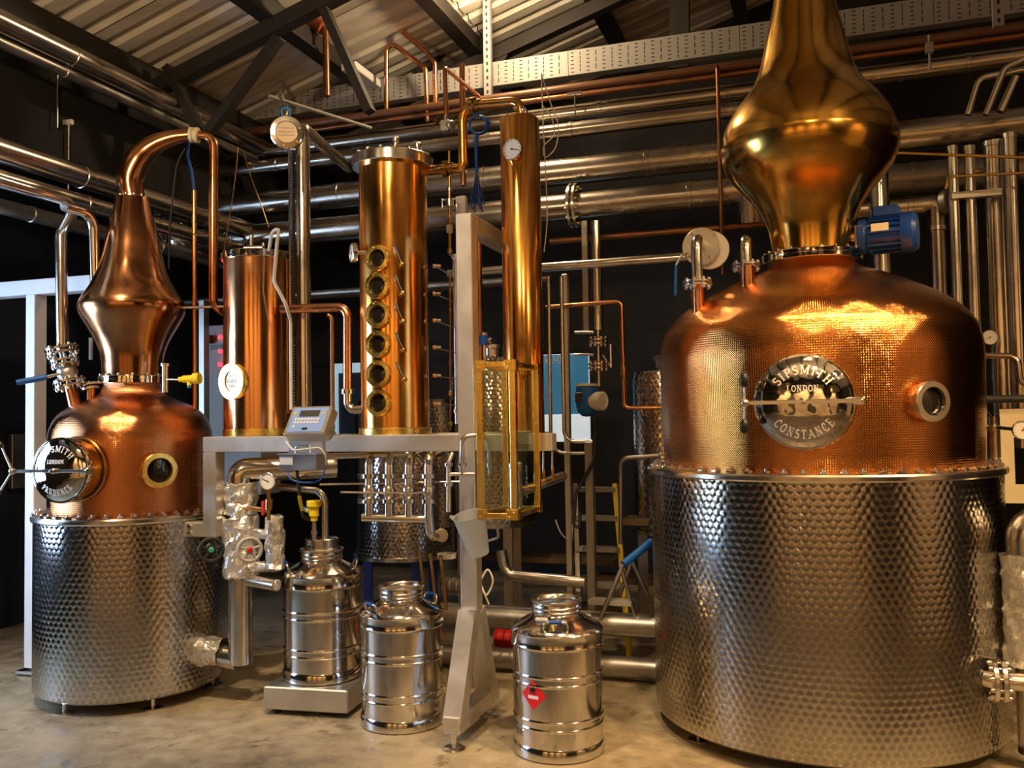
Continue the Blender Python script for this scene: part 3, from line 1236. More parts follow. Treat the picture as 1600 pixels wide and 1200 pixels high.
for k, (hx, hy) in enumerate(((.03, -.10), (.13, .0))):
    q = Vector((c0.x + hx, c0.y + hy, ztop + .054))
    m = MB()
    m.lathe(q, [(0, 0), (.02, 0), (.02, .02), (.011, .024), (.011, .05), (.018, .055), (.018, .075), (.008, .085), (0, .086)], seg=16)
    part(tf, 'vent_fitting', m, 'steel')
ports = [(588, 403), (588, 446), (588.5, 491), (589, 537.5), (589.5, 584), (590, 629.5)]
for i, (px, py) in enumerate(ports):
    c, n = on_drum(c0, RC + .03, px, py)
    SR = .066
    m = MB()
    m.lathe(c - n * .05, [(SR * .9, 0), (SR * .9, .02), (SR, .026), (SR, .044), (SR * .95, .05), (SR * .70, .052), (SR * .64, .044), (SR * .62, .03)], n, 40, sharp=22)
    po = part(col, 'porthole', m, 'brass', 'brass porthole ring')
    m = MB()
    m.lathe(c - n * .018, [(SR * .64, 0), (SR * .35, .003), (0, .004)], n, 28)
    part(po, 'pane', m, 'sight_dark')
    m = MB()
    for k in range(4):
        t = math.radians(20 + 90 * k)
        r_, u_, n_ = basis(n)
        m.lathe(c + (r_ * math.cos(t) + u_ * math.sin(t)) * SR * .84, [(.005, -.004), (.005, .006), (0, .007)], n_, 8)
    part(po, 'screw_heads', m, 'brass', stuff=True)
for px, py in ((629, 413), (630, 458), (630.5, 502), (631, 547), (632, 593)):
    c, n = on_drum(c0, RC + .035, px, py)
    r_, u_, n_ = basis(n)
    m = MB()
    m.tube([c - n * .05, c], .008, 10)
    m.ball(c, .014)
    wp = part(col, 'wiper_pivot', m, 'bronze')
    m = MB()
    e = c + u_ * .085 - r_ * .042 + n * .008
    m.tube([c, e], .004, 8)
    part(wp, 'wiper_arm', m, 'steel')
    m = MB()
    d = (e - c).normalized()
    m.tube([e - d * .028, e], .0075, 10)
    part(wp, 'wiper_grip', m, 'steel')
# dial thermometer seen from the side at the upper left
c, n = on_drum(c0, RC + .004, 566, 396)
nl = (-BX * .96 - BY * .1 - UP * 0).normalized()
c = P(566, 395, c.y)
m = MB()
m.tube([c + BX * .05, P(556, 395, c.y)], .011, 12)
part(col, 'thermometer_stem', m, 'steel')
gauge(col, P(550, 395, c.y - .02), (-BX * .75 - BY * .66).normalized(), .05, 'steel', 120)
# outlet nozzle with union on the right
cn = P(676, 266, c0.y)
m = MB()
ax = BX
m.tube([cn - ax * .06, cn + ax * .08], .024, 20)
m.lathe(cn + ax * .055, [(.026, 0), (.042, .004), (.042, .03), (.030, .036), (.030, .06), (.026, .064)], ax, 8, sharp=20)
part(col, 'outlet_union', m, 'bronze')

# --- small condenser with date plaque
c1 = colpos(400)
c1.y += .06
RS = edge(c1, 349, 540)[0]
ztp = edge(c1, 347, 407)[1]
sc = thing('condenser_column', 'short copper cylinder with oval date plaque and steel lid', 'column', c1)
m = MB()
m.lathe(Vector((c1.x, c1.y, 0)), [(RS, BT + .03), (RS, ztp)], seg=80)
part(sc, 'shell', m, 'copper_red', 'polished copper shell')
m = MB()
m.lathe(c1, [(0, 0), (RS + .006, 0), (RS + .006, .036), (RS - .01, .04)], seg=80)
part(sc, 'base_ring', m, 'brass')
m = MB()
m.lathe(Vector((c1.x, c1.y, ztp)), [(RS - .01, 0), (RS + .010, 0), (RS + .012, .004), (RS + .012, .036), (RS + .008, .04), (0, .046)], seg=80, sharp=25)
lid = part(sc, 'lid', m, 'steel_mirror')
m = MB()
zc = ztp + .046
m.tube([Vector((c1.x - .02, c1.y - .06, zc)), Vector((c1.x - .02, c1.y - .06, zc + .09))], .012, 12)
m.tube([Vector((c1.x + .04, c1.y - .04, zc)), Vector((c1.x + .04, c1.y - .04, zc + .05))], .010, 12)
m.tube([Vector((c1.x - .05, c1.y - .09, zc + .012)), Vector((c1.x + .05, c1.y - .09, zc + .012))], .016, 14)
part(lid, 'lid_fittings', m, 'steel')
m = MB()
q = Vector((c1.x - .075, c1.y, zc))
for k, r in enumerate((.014, .011, .016, .010, .006)):
    m.ball(q + UP * (.01 + .024 * k), r)
part(lid, 'relief_valve', m, 'black')
# plaque: oval ring with engraved centre
cp, n = on_drum(c1, RS + .012, 363, 596)
r_, u_, n_ = basis(n)


def oval(mb, rx, ry, z0, z1, hole=None, seg=48):
    k = len(mb.v)
    for z in (z0, z1):
        for i in range(seg):
            t = 2 * math.pi * i / seg
            mb.v.append(cp + r_ * rx * math.cos(t) + u_ * ry * math.sin(t) + n_ * z)
    if hole:
        for z in (z1, z0):
            for i in range(seg):
                t = 2 * math.pi * i / seg
                mb.v.append(cp + r_ * hole[0] * math.cos(t) + u_ * hole[1] * math.sin(t) + n_ * z)
    for i in range(seg):
        j = (i + 1) % seg
        mb.face((k + i, k + j, k + seg + j, k + seg + i), True)
        if hole:
            mb.face((k + seg + i, k + seg + j, k + 2 * seg + j, k + 2 * seg + i), False)
            mb.face((k + 2 * seg + i, k + 2 * seg + j, k + 3 * seg + j, k + 3 * seg + i), True)
    if not hole:
        mb.face([k + seg + i for i in range(seg)], False)
    return mb


m = MB()
oval(m, .088, .096, -.03, .012, (.045, .056))
pl = part(sc, 'plaque_ring', m, 'brass', 'pale brass oval ring')
m = MB()
oval(m, .046, .056, -.03, .006)
pf = part(pl, 'plaque_face', m, 'steel_dull')
m = MB()
for text, size, yy, xo in (('14', .017, .018, -.012), ('TH', .009, .026, .014), ('MARCH', .018, -.008, 0), ('2009', .017, -.034, 0)):
    s, w = letters(text, size, .12)
    write(m, s, lambda x, y: (cp + r_ * (x - w / 2 + xo) + u_ * (y + yy) + n_ * .006, n_), .001)
part(pf, 'lettering', m, 'cream', 'date in pale serif lettering', stuff=True)

# --- thin tall condenser
c2 = colpos(820)
RT = edge(c2, 850, 600)[0]
ztt = edge(c2, 845, 184)[1]
tc = thing('tall_condenser', 'slender tall copper column with dial gauge near its top', 'column', c2)
m = MB()
m.lathe(Vector((c2.x, c2.y, 0)), [(RT, BT), (RT, ztt - .015), (RT - .012, ztt), (0, ztt + .004)], seg=64, sharp=60)
part(tc, 'shell', m, 'copper', 'polished copper shell')
m = MB()
m.lathe(c2 - UP * .02, [(0, 0), (RT + .004, 0), (RT + .004, .02)], seg=48)
part(tc, 'base_ring', m, 'steel')
cg, n = on_drum(c2, RT + .02, 800, 233)
gauge(tc, cg, (n * .9 - BX * .15).normalized(), .052, 'steel', -15)
m = MB()
q = Vector((c2.x + .03, c2.y - .02, ztt))
m.tube([q - UP * .02, q + UP * .05, q + UP * .05 + BX * -.06], .012, 12, .03)
part(tc, 'air_pipe', m, 'steel')

# --- copper swan pipe between the two columns
p0 = cn + BX * .1
yb = p0.y
pts = [p0, P(724, 264, yb - .03), P(722, 166, yb - .03), P(812, 158, c2.y), Vector((P(815, 158, c2.y).x, c2.y, ztt - .01))]
cp_t = thing('copper_crossover', 'bent copper pipe linking wide column to slender column', 'pipe', p0)
m = MB()
m.tube(pts, .024, 18, .075)
part(cp_t, 'pipe', m, 'copper')
d = (pts[3] - pts[2]).normalized()
m = MB()
m.lathe(pts[2] + d * .05, [(.026, 0), (.042, .004), (.042, .028), (.03, .034), (.03, .06), (.026, .062)], d, 8, sharp=20)
part(cp_t, 'union_nut', m, 'bronze')

# ================================================================== spirit safe
sm = P(808, 812, 3.74)
sa, sb, z0 = sm.dot(BX), sm.dot(BY), sm.z
z1 = PB(808, 563, sb).z
wA = .175
wB = .36
safe = thing('spirit_safe', 'brass framed glass box standing in front of the post', 'spirit safe', W(sa - wA / 2, sb + wB / 2, z0))


def sbox(name, a0, a1, b0, b1, zz0, zz1, mat, parent=None, bev=.002):
    m = MB()
    m.box(W((a0 + a1) / 2, (b0 + b1) / 2, (zz0 + zz1) / 2), BX * (a1 - a0) / 2, BY * (b1 - b0) / 2, UP * (zz1 - zz0) / 2, bev)
    return part(parent or safe, name, m, mat)


k = .026
for a in (sa - wA, sa - k):
    for b in (sb, sb + wB - k):
        sbox('corner_post', a, a + k, b, b + k, z0, z1, 'brass')
for zz in (z0, z1 - k):
    for b in (sb + .003, sb + wB - k + .003):
        sbox('rail', sa - wA + k + .001, sa - k - .001, b, b + k - .006, zz + .002, zz + k - .002, 'brass')
    for a in (sa - wA + .003, sa - k + .003):
        sbox('rail', a, a + k - .006, sb + k + .001, sb + wB - k - .001, zz + .002, zz + k - .002, 'brass')
for zz in (z0 - .004, z1 - k * 1.55):
    for a in (sa - wA, sa - k * 1.75):
        o = sbox('corner_plate', a, a + k * 1.75, sb - .004, sb - .0005, zz, zz + k * 1.75, 'brass', None, .0015)
        m = MB()
        for dx, dz in ((.3, .3), (.7, .7)):
            m.ball(W(a + k * 1.75 * dx, sb - .004, zz + k * 1.75 * dz), .004, seg=8)
        part(o, 'rivets', m, 'brass', stuff=True)
    for b in (sb, sb + wB - k * 1.75):
        sbox('corner_plate', sa + .0005, sa + .004, b, b + k * 1.75, zz, zz + k * 1.75, 'brass', None, .0015)
sbox('glass_pane', sa - wA + k, sa - k, sb + .010, sb + .014, z0 + k, z1 - k, 'glass', None, 0)
sbox('glass_pane', sa - wA + k, sa - k, sb + wB - .014, sb + wB - .010, z0 + k, z1 - k, 'glass', None, 0)
sbox('glass_pane', sa - .014, sa - .010, sb + k, sb + wB - k, z0 + k, z1 - k, 'glass', None, 0)
sbox('glass_pane', sa - wA + .010, sa - wA + .014, sb + k, sb + wB - k, z0 + k, z1 - k, 'glass', None, 0)
sbox('floor_plate', sa - wA + k * .5, sa - k * .5, sb + k, sb + wB - k, z0 + .004, z0 + .012, 'glass_green', None, 0)
sbox('wall_bracket', sa - wA / 2 - .04, sa - wA / 2 + .04, sb + wB, fb - H - .001, z0 + .30, z0 + .36, 'steel_brushed')
m = MB()
cc = W(sa - wA * .45, sb + wB * .62, z0)
m.tube([cc + UP * .012, cc + UP * .20], .03, 16, r1=.03)
m.lathe(cc + UP * .2, [(.03, 0), (.034, .005), (.034, .02), (.012, .03), (.012, .10), (0, .11)], seg=16)
part(safe, 'hydrometer_vessel', m, 'steel')

# ================================================================== milk cans
def milk_can(label, p, R=.204, rot=0.0):
    t = thing('milk_can', label, 'can', p, 'stainless steel spirit cans on the floor')
    m = MB()
    m.lathe(p, [(0, .004), (R * .94, .004), (R * .955, .0), (R * .985, .006), (R * .985, .045), (R * .955, .056)], seg=72, sharp=30)
    part(t, 'foot_ring', m, 'steel_can')
    pr = [(R * .955, .05)]
    for zc_ in (.150, .335):
        for o_ in (-.017, .017):
            pr += [(R * .955, zc_ + o_ - .008), (R * .955, zc_ + o_ - .006), (R * .972, zc_ + o_ - .003), (R * .976, zc_ + o_), (R * .972, zc_ + o_ + .003), (R * .955, zc_ + o_ + .006), (R * .955, zc_ + o_ + .008)]
    pr += [(R * .955, .468)]
    m = MB()
    m.lathe(p, pr, seg=72, sharp=80)
    part(t, 'body', m, 'steel_can')
    m = MB()
    m.lathe(p, [(R * .955, .462), (R * .99, .468), (R, .474), (R * .985, .482), (R * .985, .520), (R, .528), (R * .985, .534), (R * .93, .545)], seg=72, sharp=30)
    part(t, 'shoulder_band', m, 'steel_can')
    m = MB()
    m.lathe(p, [(R * .94, .540), (R * .80, .560), (R * .62, .580), (R * .54, .590), (R * .52, .596)], seg=72)
    part(t, 'shoulder', m, 'steel_can')
    rn = R * .52
    m = MB()
    m.lathe(p, [(rn, .590), (rn, .604), (rn * 1.03, .607), (rn, .611), (rn, .622), (rn * 1.03, .625), (rn, .629), (rn, .640), (rn * 1.06, .645),
                (rn * 1.07, .652), (rn * 1.03, .656), (rn * .97, .652), (rn * .93, .638), (rn * .9, .637), (0, .640)], seg=48, sharp=50)
    nkp = part(t, 'neck', m, 'steel')
    m = MB()
    s = Vector((math.cos(rot), math.sin(rot), 0))
    m.box(p + UP * .645, s * rn * .9, Vector((-s.y, s.x, 0)) * .006, UP * .004, .001)
    part(nkp, 'lid_bar', m, 'steel')
    for sgn in (-1, 1):
        d = Vector((math.cos(rot + .5), math.sin(rot + .5), 0)) * sgn
        q = Vector((-d.y, d.x, 0))
        b_ = p + d * R * .80 + UP * .553
        m = MB()
        m.tube([b_ - q * .05 - UP * .01, b_ - q * .05 + UP * .035 + d * .015, b_ + q * .05 + UP * .035 + d * .015, b_ + q * .05 - UP * .01], .006, 8, .018)
        hd = part(t, 'handle', m, 'steel')
        m = MB()
        m.tube([b_ - q * .028 + UP * .035 + d * .015, b_ + q * .028 + UP * .035 + d * .015], .0085, 10)
        part(hd, 'grip', m, 'cable_blue', 'blue grip sleeve')
    return t


def can_at(px, py, Yc):
    q = P(px, py, Yc)
    q.z = 0
    return q


pC = can_at(872, 1100, 4.03)
canC = milk_can('steel can with red flammable diamond sticker, nearest the largest still', pC, .205, 1.0)
pB = can_at(629, 1100, 4.42)
canB = milk_can('open-necked steel can standing on the floor between scale and post', pB, .204, .2)
pA = can_at(504, 1060, 4.72)
pA.z = .142
canA = milk_can('steel can standing on the platform scale with yellow sensor on top', pA, .204, -.2)
# hazard diamond wrapped on the can
cs, n = on_drum(pC, .2045 * .957, 833, 1086)
r_, u_, n_ = basis(n)
Rb = .205 * .957


def canwrap(x, y, off=.0008):
    a = x / Rb
    d = n_ * math.cos(a) + r_ * math.sin(a)
    return Vector((pC.x, pC.y, cs.z + y)) + d * (Rb + off)


def patch(poly, off, n=8):
    """flat polygon wrapped on the can as thin strips"""
    mb = MB()
    xs = [q[0] for q in poly]
    x0, x1 = min(xs), max(xs)

    def span(x):
        ys = []
        for i in range(len(poly)):
            (xa, ya), (xb, yb2) = poly[i], poly[(i + 1) % len(poly)]
            if abs(xa - xb) > 1e-9 and min(xa, xb) - 1e-9 <= x <= max(xa, xb) + 1e-9:
                ys.append(ya + (yb2 - ya) * (x - xa) / (xb - xa))
            elif abs(xa - xb) <= 1e-9 and abs(x - xa) < 1e-9:
                ys += [ya, yb2]
        return min(ys), max(ys)
    cols = [x0 + (x1 - x0) * i / n for i in range(n + 1)]
    for a, b in zip(cols[:-1], cols[1:]):
        l0, h0 = span(a)
        l1, h1 = span(b)
        mb.quad(canwrap(a, l0, off), canwrap(b, l1, off), canwrap(b, h1, off), canwrap(a, h0, off))
    return mb


S = .062
stk = part(canC, 'hazard_sticker', patch([(-S, 0), (0, -S * 1.02), (S, 0), (0, S * 1.02)], .0008), 'sticker_red', 'red flammable liquid diamond')
fl_pts = [(-.013, .012), (-.016, .022), (-.010, .030), (-.006, .025), (-.004, .036), (.002, .046), (.004, .036), (.009, .030), (.013, .022), (.011, .012)]
part(stk, 'flame_symbol', patch(fl_pts, .0012, 10), 'black')
part(stk, 'flame_line', patch([(-.016, .006), (.016, .006), (.016, .009), (-.016, .009)], .0012, 4), 'black')
part(stk, 'text_box', patch([(-.026, -.016), (.026, -.016), (.026, -.002), (-.026, -.002)], .0012, 4), 'paper')
# scrap of white tape on the can's shoulder
m = MB()
q = P(846, 968, 3.92)
m.box(q, BX * .026, BY * .010, UP * .006, .002)
part(canC, 'tape_scrap', m, 'paper')

# ================================================================== pipework
def px_r(p, rpx):
    return rpx * (p - EYE_P).dot(_f) / F_PX


def pipe(label, mat, r, pts, bend=.06, name='pipe', seg=14, cat='pipe', group=None):
    t = MB()
    t.tube(pts, r, seg, bend)
    return solid(name, label, cat, t, mat, group)


def pipe_thing(label, mat, r, pts, bend=.06, name='pipe', seg=14, cat='pipe'):
    t = thing(name, label, cat, min(pts, key=lambda q: q.z))
    m = MB()
    m.tube(pts, r, seg, bend)
    part(t, 'tube', m, mat)
    return t


def flange(parent, c, ax, R, th=.016, nb=8, mat='steel', gap=.012, double=True):
    ax = Vector(ax).normalized()
    m = MB()
    m.disc(c - ax * (th + gap / 2 if double else th / 2), ax, R, th, 32)
    if double:
        m2 = MB()
        m2.disc(c + ax * gap / 2, ax, R, th, 32)
        part(parent, 'flange', m2, mat)
    f = part(parent, 'flange', m, mat)
    m = MB()
    r_, u_, n_ = basis(ax)
    for k in range(nb):
        t = 2 * math.pi * k / nb + .3
        q = c + (r_ * math.cos(t) + u_ * math.sin(t)) * R * .80
        e = th + gap / 2 + .014
        m.tube([q - ax * e, q + ax * e], .006, 6)
        for s in (-1, 1):
            m.lathe(q + ax * s * (th + gap / 2), [(.0105, 0), (.0105, .010), (0, .011)], ax * s, 6)
    part(f, 'bolts', m, 'steel', stuff=True)
    return f


def duct_a(label, px, py, b, rpx, a0, a1, mat='cladding', band=1.15, name='insulated_duct'):
    c = PB(px, py, b)
    r = px_r(c, rpx)
    p0 = c + BX * (a0 - c.dot(BX))
    p1 = c + BX * (a1 - c.dot(BX))
    t = thing(name, label, 'duct', p0)
    m = MB()
    m.tube([p0, p1], r, 32)
    part(t, 'cladding', m, mat)
    a = .35
    while a < a1 - a0:
        m = MB()
        m.lathe(p0 + BX * a, [(r, 0), (r + .004, .003), (r + .004, .03), (r, .033)], BX, 32)
        part(t, 'seam_band', m, mat)
        a += band
    return t, c, r


def duct_b(label, px, py, a, rpx, b0, b1, mat='cladding', band=1.1):
    c = PA(px, py, a)
    r = px_r(c, rpx)
    p0 = c + BY * (b0 - c.dot(BY))
    p1 = c + BY * (b1 - c.dot(BY))
    t = thing('insulated_duct', label, 'duct', p0)
    m = MB()
    m.tube([p0, p1], r, 32)
    part(t, 'cladding', m, mat)
    d = .3
    while d < b1 - b0:
        m = MB()
        m.lathe(p0 + BY * d, [(r, 0), (r + .004, .003), (r + .004, .03), (r, .033)], BY, 32)
        part(t, 'seam_band', m, mat)
        d += band
    return t, c, r


def aat(px, b, py=400):
    return PB(px, py, b).dot(BX)


# long clad ducts along the back
duct_a('uppermost clad duct of the pair just under the brown pipes', 848, 183, 6.05, 13, aat(232, 6.05), 4.9)
duct_a('clad duct touching the underside of the uppermost duct', 848, 208, 5.85, 11.5, aat(180, 5.85), aat(1175, 5.85))
duct_a('thick clad duct crossing behind the slender column and the gold head', 848, 272, 5.9, 21, aat(268, 5.9), 4.9)
d4, c4, r4 = duct_a('lowest thick clad duct with bolted flange and end elbow', 1000, 313, 5.75, 21, aat(296, 5.75), aat(1140, 5.75))
pe = c4 + BX * (aat(1140, 5.75) - c4.dot(BX))
m = MB()
m.tube([pe, pe + BX * .14, pe + BX * .14 - UP * .22], r4, 28, .13)
part(d4, 'elbow', m, 'cladding')
pf_ = c4 + BX * (aat(900, 5.75) - c4.dot(BX))
flange(d4, pf_, BX, r4 * 1.75, .022, 12)
duct_a('grey clad duct low behind the tall pipes at the wall', 1450, 276, 6.6, 24, aat(1340, 6.6), aat(1600, 6.6) + .2, 'steel_dull')
d6, c6, r6 = duct_a('short clad duct bending down into a vertical pipe past the motor', 1400, 324, 6.0, 14.5, aat(1325, 6.0), aat(1446, 6.0))
pe = c6 + BX * (aat(1446, 6.0) - c6.dot(BX))
m = MB()
e = pe + BX * .075
m.tube([pe, e, Vector((e.x, e.y, .9))], r6, 28, .07)
part(d6, 'down_pipe', m, 'cladding')
m = MB()
m.lathe(Vector((e.x, e.y, c6.z - .17)), [(r6, 0), (r6 * 1.14, .004), (r6 * 1.14, .03), (r6, .034)], seg=28)
part(d6, 'seam_band', m, 'steel')

# clad ducts running away along the left side
duct_b('thick duct under the eaves beam running into the corner', 60, 62, -4.05, 17, 1.6, 6.1)
duct_b('thin rail-like duct just beneath the eaves duct', 60, 93, -4.1, 9, 1.6, 6.0, 'steel_dull')
duct_b('upper duct of the lower pair running into the corner', 60, 254, -3.98, 19, 1.6, 5.85)
duct_b('lower duct of the lower pair running into the corner', 40, 291, -3.95, 14, 1.6, 5.8)
duct_b('dark duct hugging the left wall above the post', 30, 330, -4.35, 12, 1.6, 6.0, 'steel_dull')
# corner flange drum where the ducts meet
q = PB(247, 352, 5.7)
t = thing('flanged_drum', 'round flanged steel drum end behind the small still', 'drum', q)
m = MB()
m.lathe(q - BX * .12, [(0, 0), (.13, 0), (.13, .3), (0, .3)], BX, 32)
part(t, 'drum', m, 'steel_dull')
for k in (-.10, .0, .12):
    m = MB()
    m.disc(q + BX * k, BX, .19, .022, 36)
    bolts(m, q + BX * (k + .022), BX, .165, 14, .01, .014)
    part(t, 'flange', m, 'steel')
q = PB(278, 376, 5.55)
t = thing('round_vessel', 'small round steel vessel beside the flanged drum', 'vessel', q)
m = MB()
m.ball(q, .085, BX, 1.0, 24)
part(t, 'shell', m, 'steel')
m = MB()
m.tube([q + UP * .07, q + UP * .13], .012, 10)
m.tube([q + UP * .07 + BX * .03, q + UP * .13 + BX * .03], .012, 10)
part(t, 'nipples', m, 'steel')

# brown service pipes under the cable tray
for lab, px, py, b, rpx, a0, a1, mt in (
        ('brown service pipe running just below the cable tray', 970, 127, 5.95, 7, aat(330, 5.95), 4.9, 'brown_pipe'),
        ('thinner brown pipe below the brown service pipe', 970, 139, 5.95, 4.5, aat(470, 5.95), 4.9, 'copper_old'),
        ('dark brown pipe running level behind the swan neck', 420, 204, 6.3, 7, aat(200, 6.3), aat(700, 6.3), 'brown_pipe')):
    c = PB(px, py, b)
    pipe(lab, mt, px_r(c, rpx), [c + BX * (a0 - c.dot(BX)), c + BX * (a1 - c.dot(BX))], 0, 'service_pipe')

# perforated cable tray
TB = 6.2
tz0, tz1 = PB(780, 133, TB).z, PB(780, 96, TB).z
tray = thing('cable_tray', 'pale perforated steel cable tray crossing the whole hall', 'cable tray', W(aat(245, TB), TB, tz0))
a = aat(245, TB)
while a < 4.8:
    e = min(a + 1.2, 4.8)
    m = MB()
    m.box(W((a + e) / 2, TB, (tz0 + tz1) / 2), BX * ((e - a) / 2 - .002), BY * .002, UP * (tz1 - tz0) / 2)
    m.box(W((a + e) / 2, TB + .04, tz0), BX * ((e - a) / 2 - .002), BY * .04, UP * .002)
    m.box(W((a + e) / 2, TB + .04, tz1), BX * ((e - a) / 2 - .002), BY * .04, UP * .002)
    s = part(tray, 'tray_section', m, 'galvanised')
    m = MB()
    k = 0
    x = a + .03
    hh = tz1 - tz0
    while x < e - .02:
        kind = k % 4
        if kind in (0, 2):
            for j in range(6):
                m.box(W(x, TB - .0025, tz0 + hh * (.1 + .16 * j)), BX * .011, BY * .0006, UP * .0032)
        else:
            for j in range(5 if kind == 1 else 3):
                n_ = 5 if kind == 1 else 3
                m.box(W(x, TB - .0025, tz0 + hh * (.08 + .84 * (j + .5) / n_)), BX * .003, BY * .0006, UP * hh * .3 / n_)
        x += .058
        k += 1
    part(s, 'slots', m, 'slot_dark', stuff=True)
    a = e
# slotted hanger struts
for lab, px, y0, y1, b, w in (
        ('slotted steel hanger strut dropping from the roof to the cable tray', 762, -40, 150, 6.05, .05),
        ('slim slotted hanger strut above the round housing', 438.5, 72, 196, 5.9, .02),
        ('slotted hanger strut near the far end of the cable tray', 1561, -30, 40, 5.6, .05)):
    p1, p0 = PB(px, y0, b), PB(px, y1, b)
    p1 = Vector((p0.x, p0.y, p1.z))
    t = thing('hanger_strut', lab, 'strut', p0)
    m = MB()
    L = (p1 - p0).length
    m.box((p0 + p1) / 2, BX * w / 2, BY * .002, UP * L / 2)
    for s in (-1, 1):
        m.box((p0 + p1) / 2 + BX * s * w / 2 + BY * .018, BX * .002, BY * .02, UP * L / 2)
    st = part(t, 'channel', m, 'galvanised')
    m = MB()
    z = .03
    while z < L:
        m.box(p0 + UP * z - BY * .003, BX * w * .14, BY * .0008, UP * .012)
        z += .052
    part(st, 'slots', m, 'slot_dark', stuff=True)

# pipes climbing to the roof
p = [PB(425, -20, 5.5), PB(509, 46, 5.5), PB(511, 150, 5.5)]
t = pipe_thing('thick dark red pipe coming down through the roof', 'red_pipe', px_r(p[0], 12), [p[0], p[0] + (p[1] - p[0]) * .97], 0)
m = MB()
m.tube([p[0] + (p[1] - p[0]) * .93, p[1], p[2]], px_r(p[0], 5), 12, .06)
part(t, 'drop_pipe', m, 'copper_old')
pipe('copper pipe zigzagging across the roof lights', 'copper_pipe', .018, [PB(602, -20, 6.0), PB(602, 28, 6.0), PB(668, 82, 6.0), PB(680, 100, 6.0), PB(681, 190, 6.0)], .05)
pipe('copper pipe rising to an elbow left of the zigzag pipe', 'copper_pipe', .018, [PB(603.5, 172, 5.95), PB(603.5, 60, 5.95), PB(665, 107, 5.95), PB(668, 190, 5.95)], .05)
t = pipe_thing('thin copper riser with valve block left of the copper crossover', 'copper_pipe', .014, [PB(698, 206, 5.0), PB(695, 106, 5.0), PB(748, 150, 5.9)], .03)
m = MB()
q = PB(697, 198, 5.0)
m.box(q, BX * .03, BY * .03, UP * .035, .006)
m.lathe(q + BX * .02, [(0, 0), (.03, 0), (.03, .03), (.022, .04), (0, .04)], BX * .8 - BY * .6, 16)
m.lathe(q + UP * .03, [(0, 0), (.016, 0), (.016, .04), (0, .04)], UP, 8)
part(t, 'valve_block', m, 'steel_dull')
pipe('thicker copper riser directly behind the copper crossover', 'copper_pipe', .020, [PB(722, 100, 5.6), PB(724, 290, 5.6)], 0)

# fitting string right of the porthole column
top_, bot_ = PB(702, 236, 4.9), PB(704, 672, 4.9)
t = thing('fitting_string', 'thin brass and steel pipe string between wide column and post', 'pipe', bot_)
m = MB()
m.tube([top_, PB(703, 400, 4.9)], .009, 10)
m.tube([PB(703, 430, 4.9), bot_], .006, 8)
part(t, 'tube', m, 'bronze')
for py, r, h, mt in ((262, .013, .05, 'bronze'), (296, .016, .025, 'steel'), (317, .024, .05, 'steel'), (338, .016, .02, 'brass'), (358, .020, .05, 'cream'),
                     (392, .015, .03, 'brass'), (455, .011, .03, 'bronze'), (485, .014, .025, 'bronze'), (565, .013, .03, 'bronze'), (614, .013, .025, 'brass'), (662, .013, .025, 'brass')):
    q = PB(702.5 + (py - 300) * .004, py, 4.9)
    m = MB()
    m.lathe(q - UP * h / 2, [(r * .6, 0), (r, .004), (r, h - .004), (r * .6, h)], seg=10)
    part(t, 'union', m, mt)
m = MB()
q = PB(702, 317, 4.9)
for s in (-1, 1):
    for z in (-.02, .02):
        m.box(q + BX * .03 * s + UP * z, BX * .012, BY * .006, UP * .005)
    m.tube([q + BX * .045 * s - UP * .03, q + BX * .045 * s + UP * .03], .004, 8)
part(t, 'clamp_bolts', m, 'steel', stuff=True)
m = MB()
m.box(PB(722, 330, 5.0), BX * .03, BY * .02, UP * .09, .004)
part(t, 'junction_box', m, 'white_plastic')
# sampling manifold: vertical tube fed by six cross tubes
q1, q0 = PB(711.5, 402, 4.62), PB(714, 662, 4.62)
t = thing('sampling_manifold', 'vertical steel tube with six thin feeder tubes beside the post', 'pipe', q0)
m = MB()
q0 = Vector((q1.x, q1.y, q0.z))
m.tube([q0, q1], .017, 16)
part(t, 'riser', m, 'steel')
m = MB()
m.lathe(q1, [(0, -.01), (.026, -.01), (.026, .012), (.02, .016), (0, .016)], seg=16)
m.lathe(q0 + UP * .06, [(0, 0), (.024, 0), (.024, .02), (0, .02)], seg=16)
part(t, 'clamp_ring', m, 'steel')
for py in (416, 459, 501, 543, 587, 631):
    e = P(680, py, c0.y)
    m = MB()
    s = Vector((q1.x, q1.y, e.z - .003))
    m.tube([e, s], .004, 8)
    m.lathe(e - BX * .012, [(.006, 0), (.012, .003), (.012, .016), (.008, .02), (.008, .04), (.004, .045)], BX, 8)
    part(t, 'feeder_tube', m, 'steel')
pipe('brown pipe hugging the right flank of the post', 'copper_old', .018, [PB(741, 420, 4.75), PB(742.5, 575, 4.75)] if False else [PB(748, 365, 4.9), PB(752, 668, 4.9)], 0)

# small still: copper downpipe behind the date column
ys = LS[1]
t = thing('downpipe', 'copper downpipe falling from the swan neck', 'pipe', P(335, 480, ys))
e0 = P(302, 211, ys)
m = MB()
m.tube([e0, P(334, 214, ys), P(333, 478, ys), P(362, 494, ys + .1)], .0255, 18, .06)
part(t, 'tube', m, 'copper_pipe')
m = MB()
d = (P(320, 212, ys) - e0).normalized()
m.lathe(e0 - d * .02, [(.03, 0), (.043, .003), (.043, .02), (.034, .022), (.034, .03), (.043, .032), (.043, .05), (.028, .054)], d, 24, sharp=25)
part(t, 'union', m, 'cream')
t = pipe_thing('thin copper pipe with blue hose at its top, left of the downpipe', 'copper_pipe', .0135, [P(305, 692, 5.05), P(303.5, 298, 5.05)], 0)
m = MB()
m.tube([P(303.5, 300, 5.05), P(300, 270, 5.06), P(293, 245, 5.1), P(295, 222, 5.2)], .009, 8, .08)
part(t, 'blue_hose', m, 'cable_blue')
m = MB()
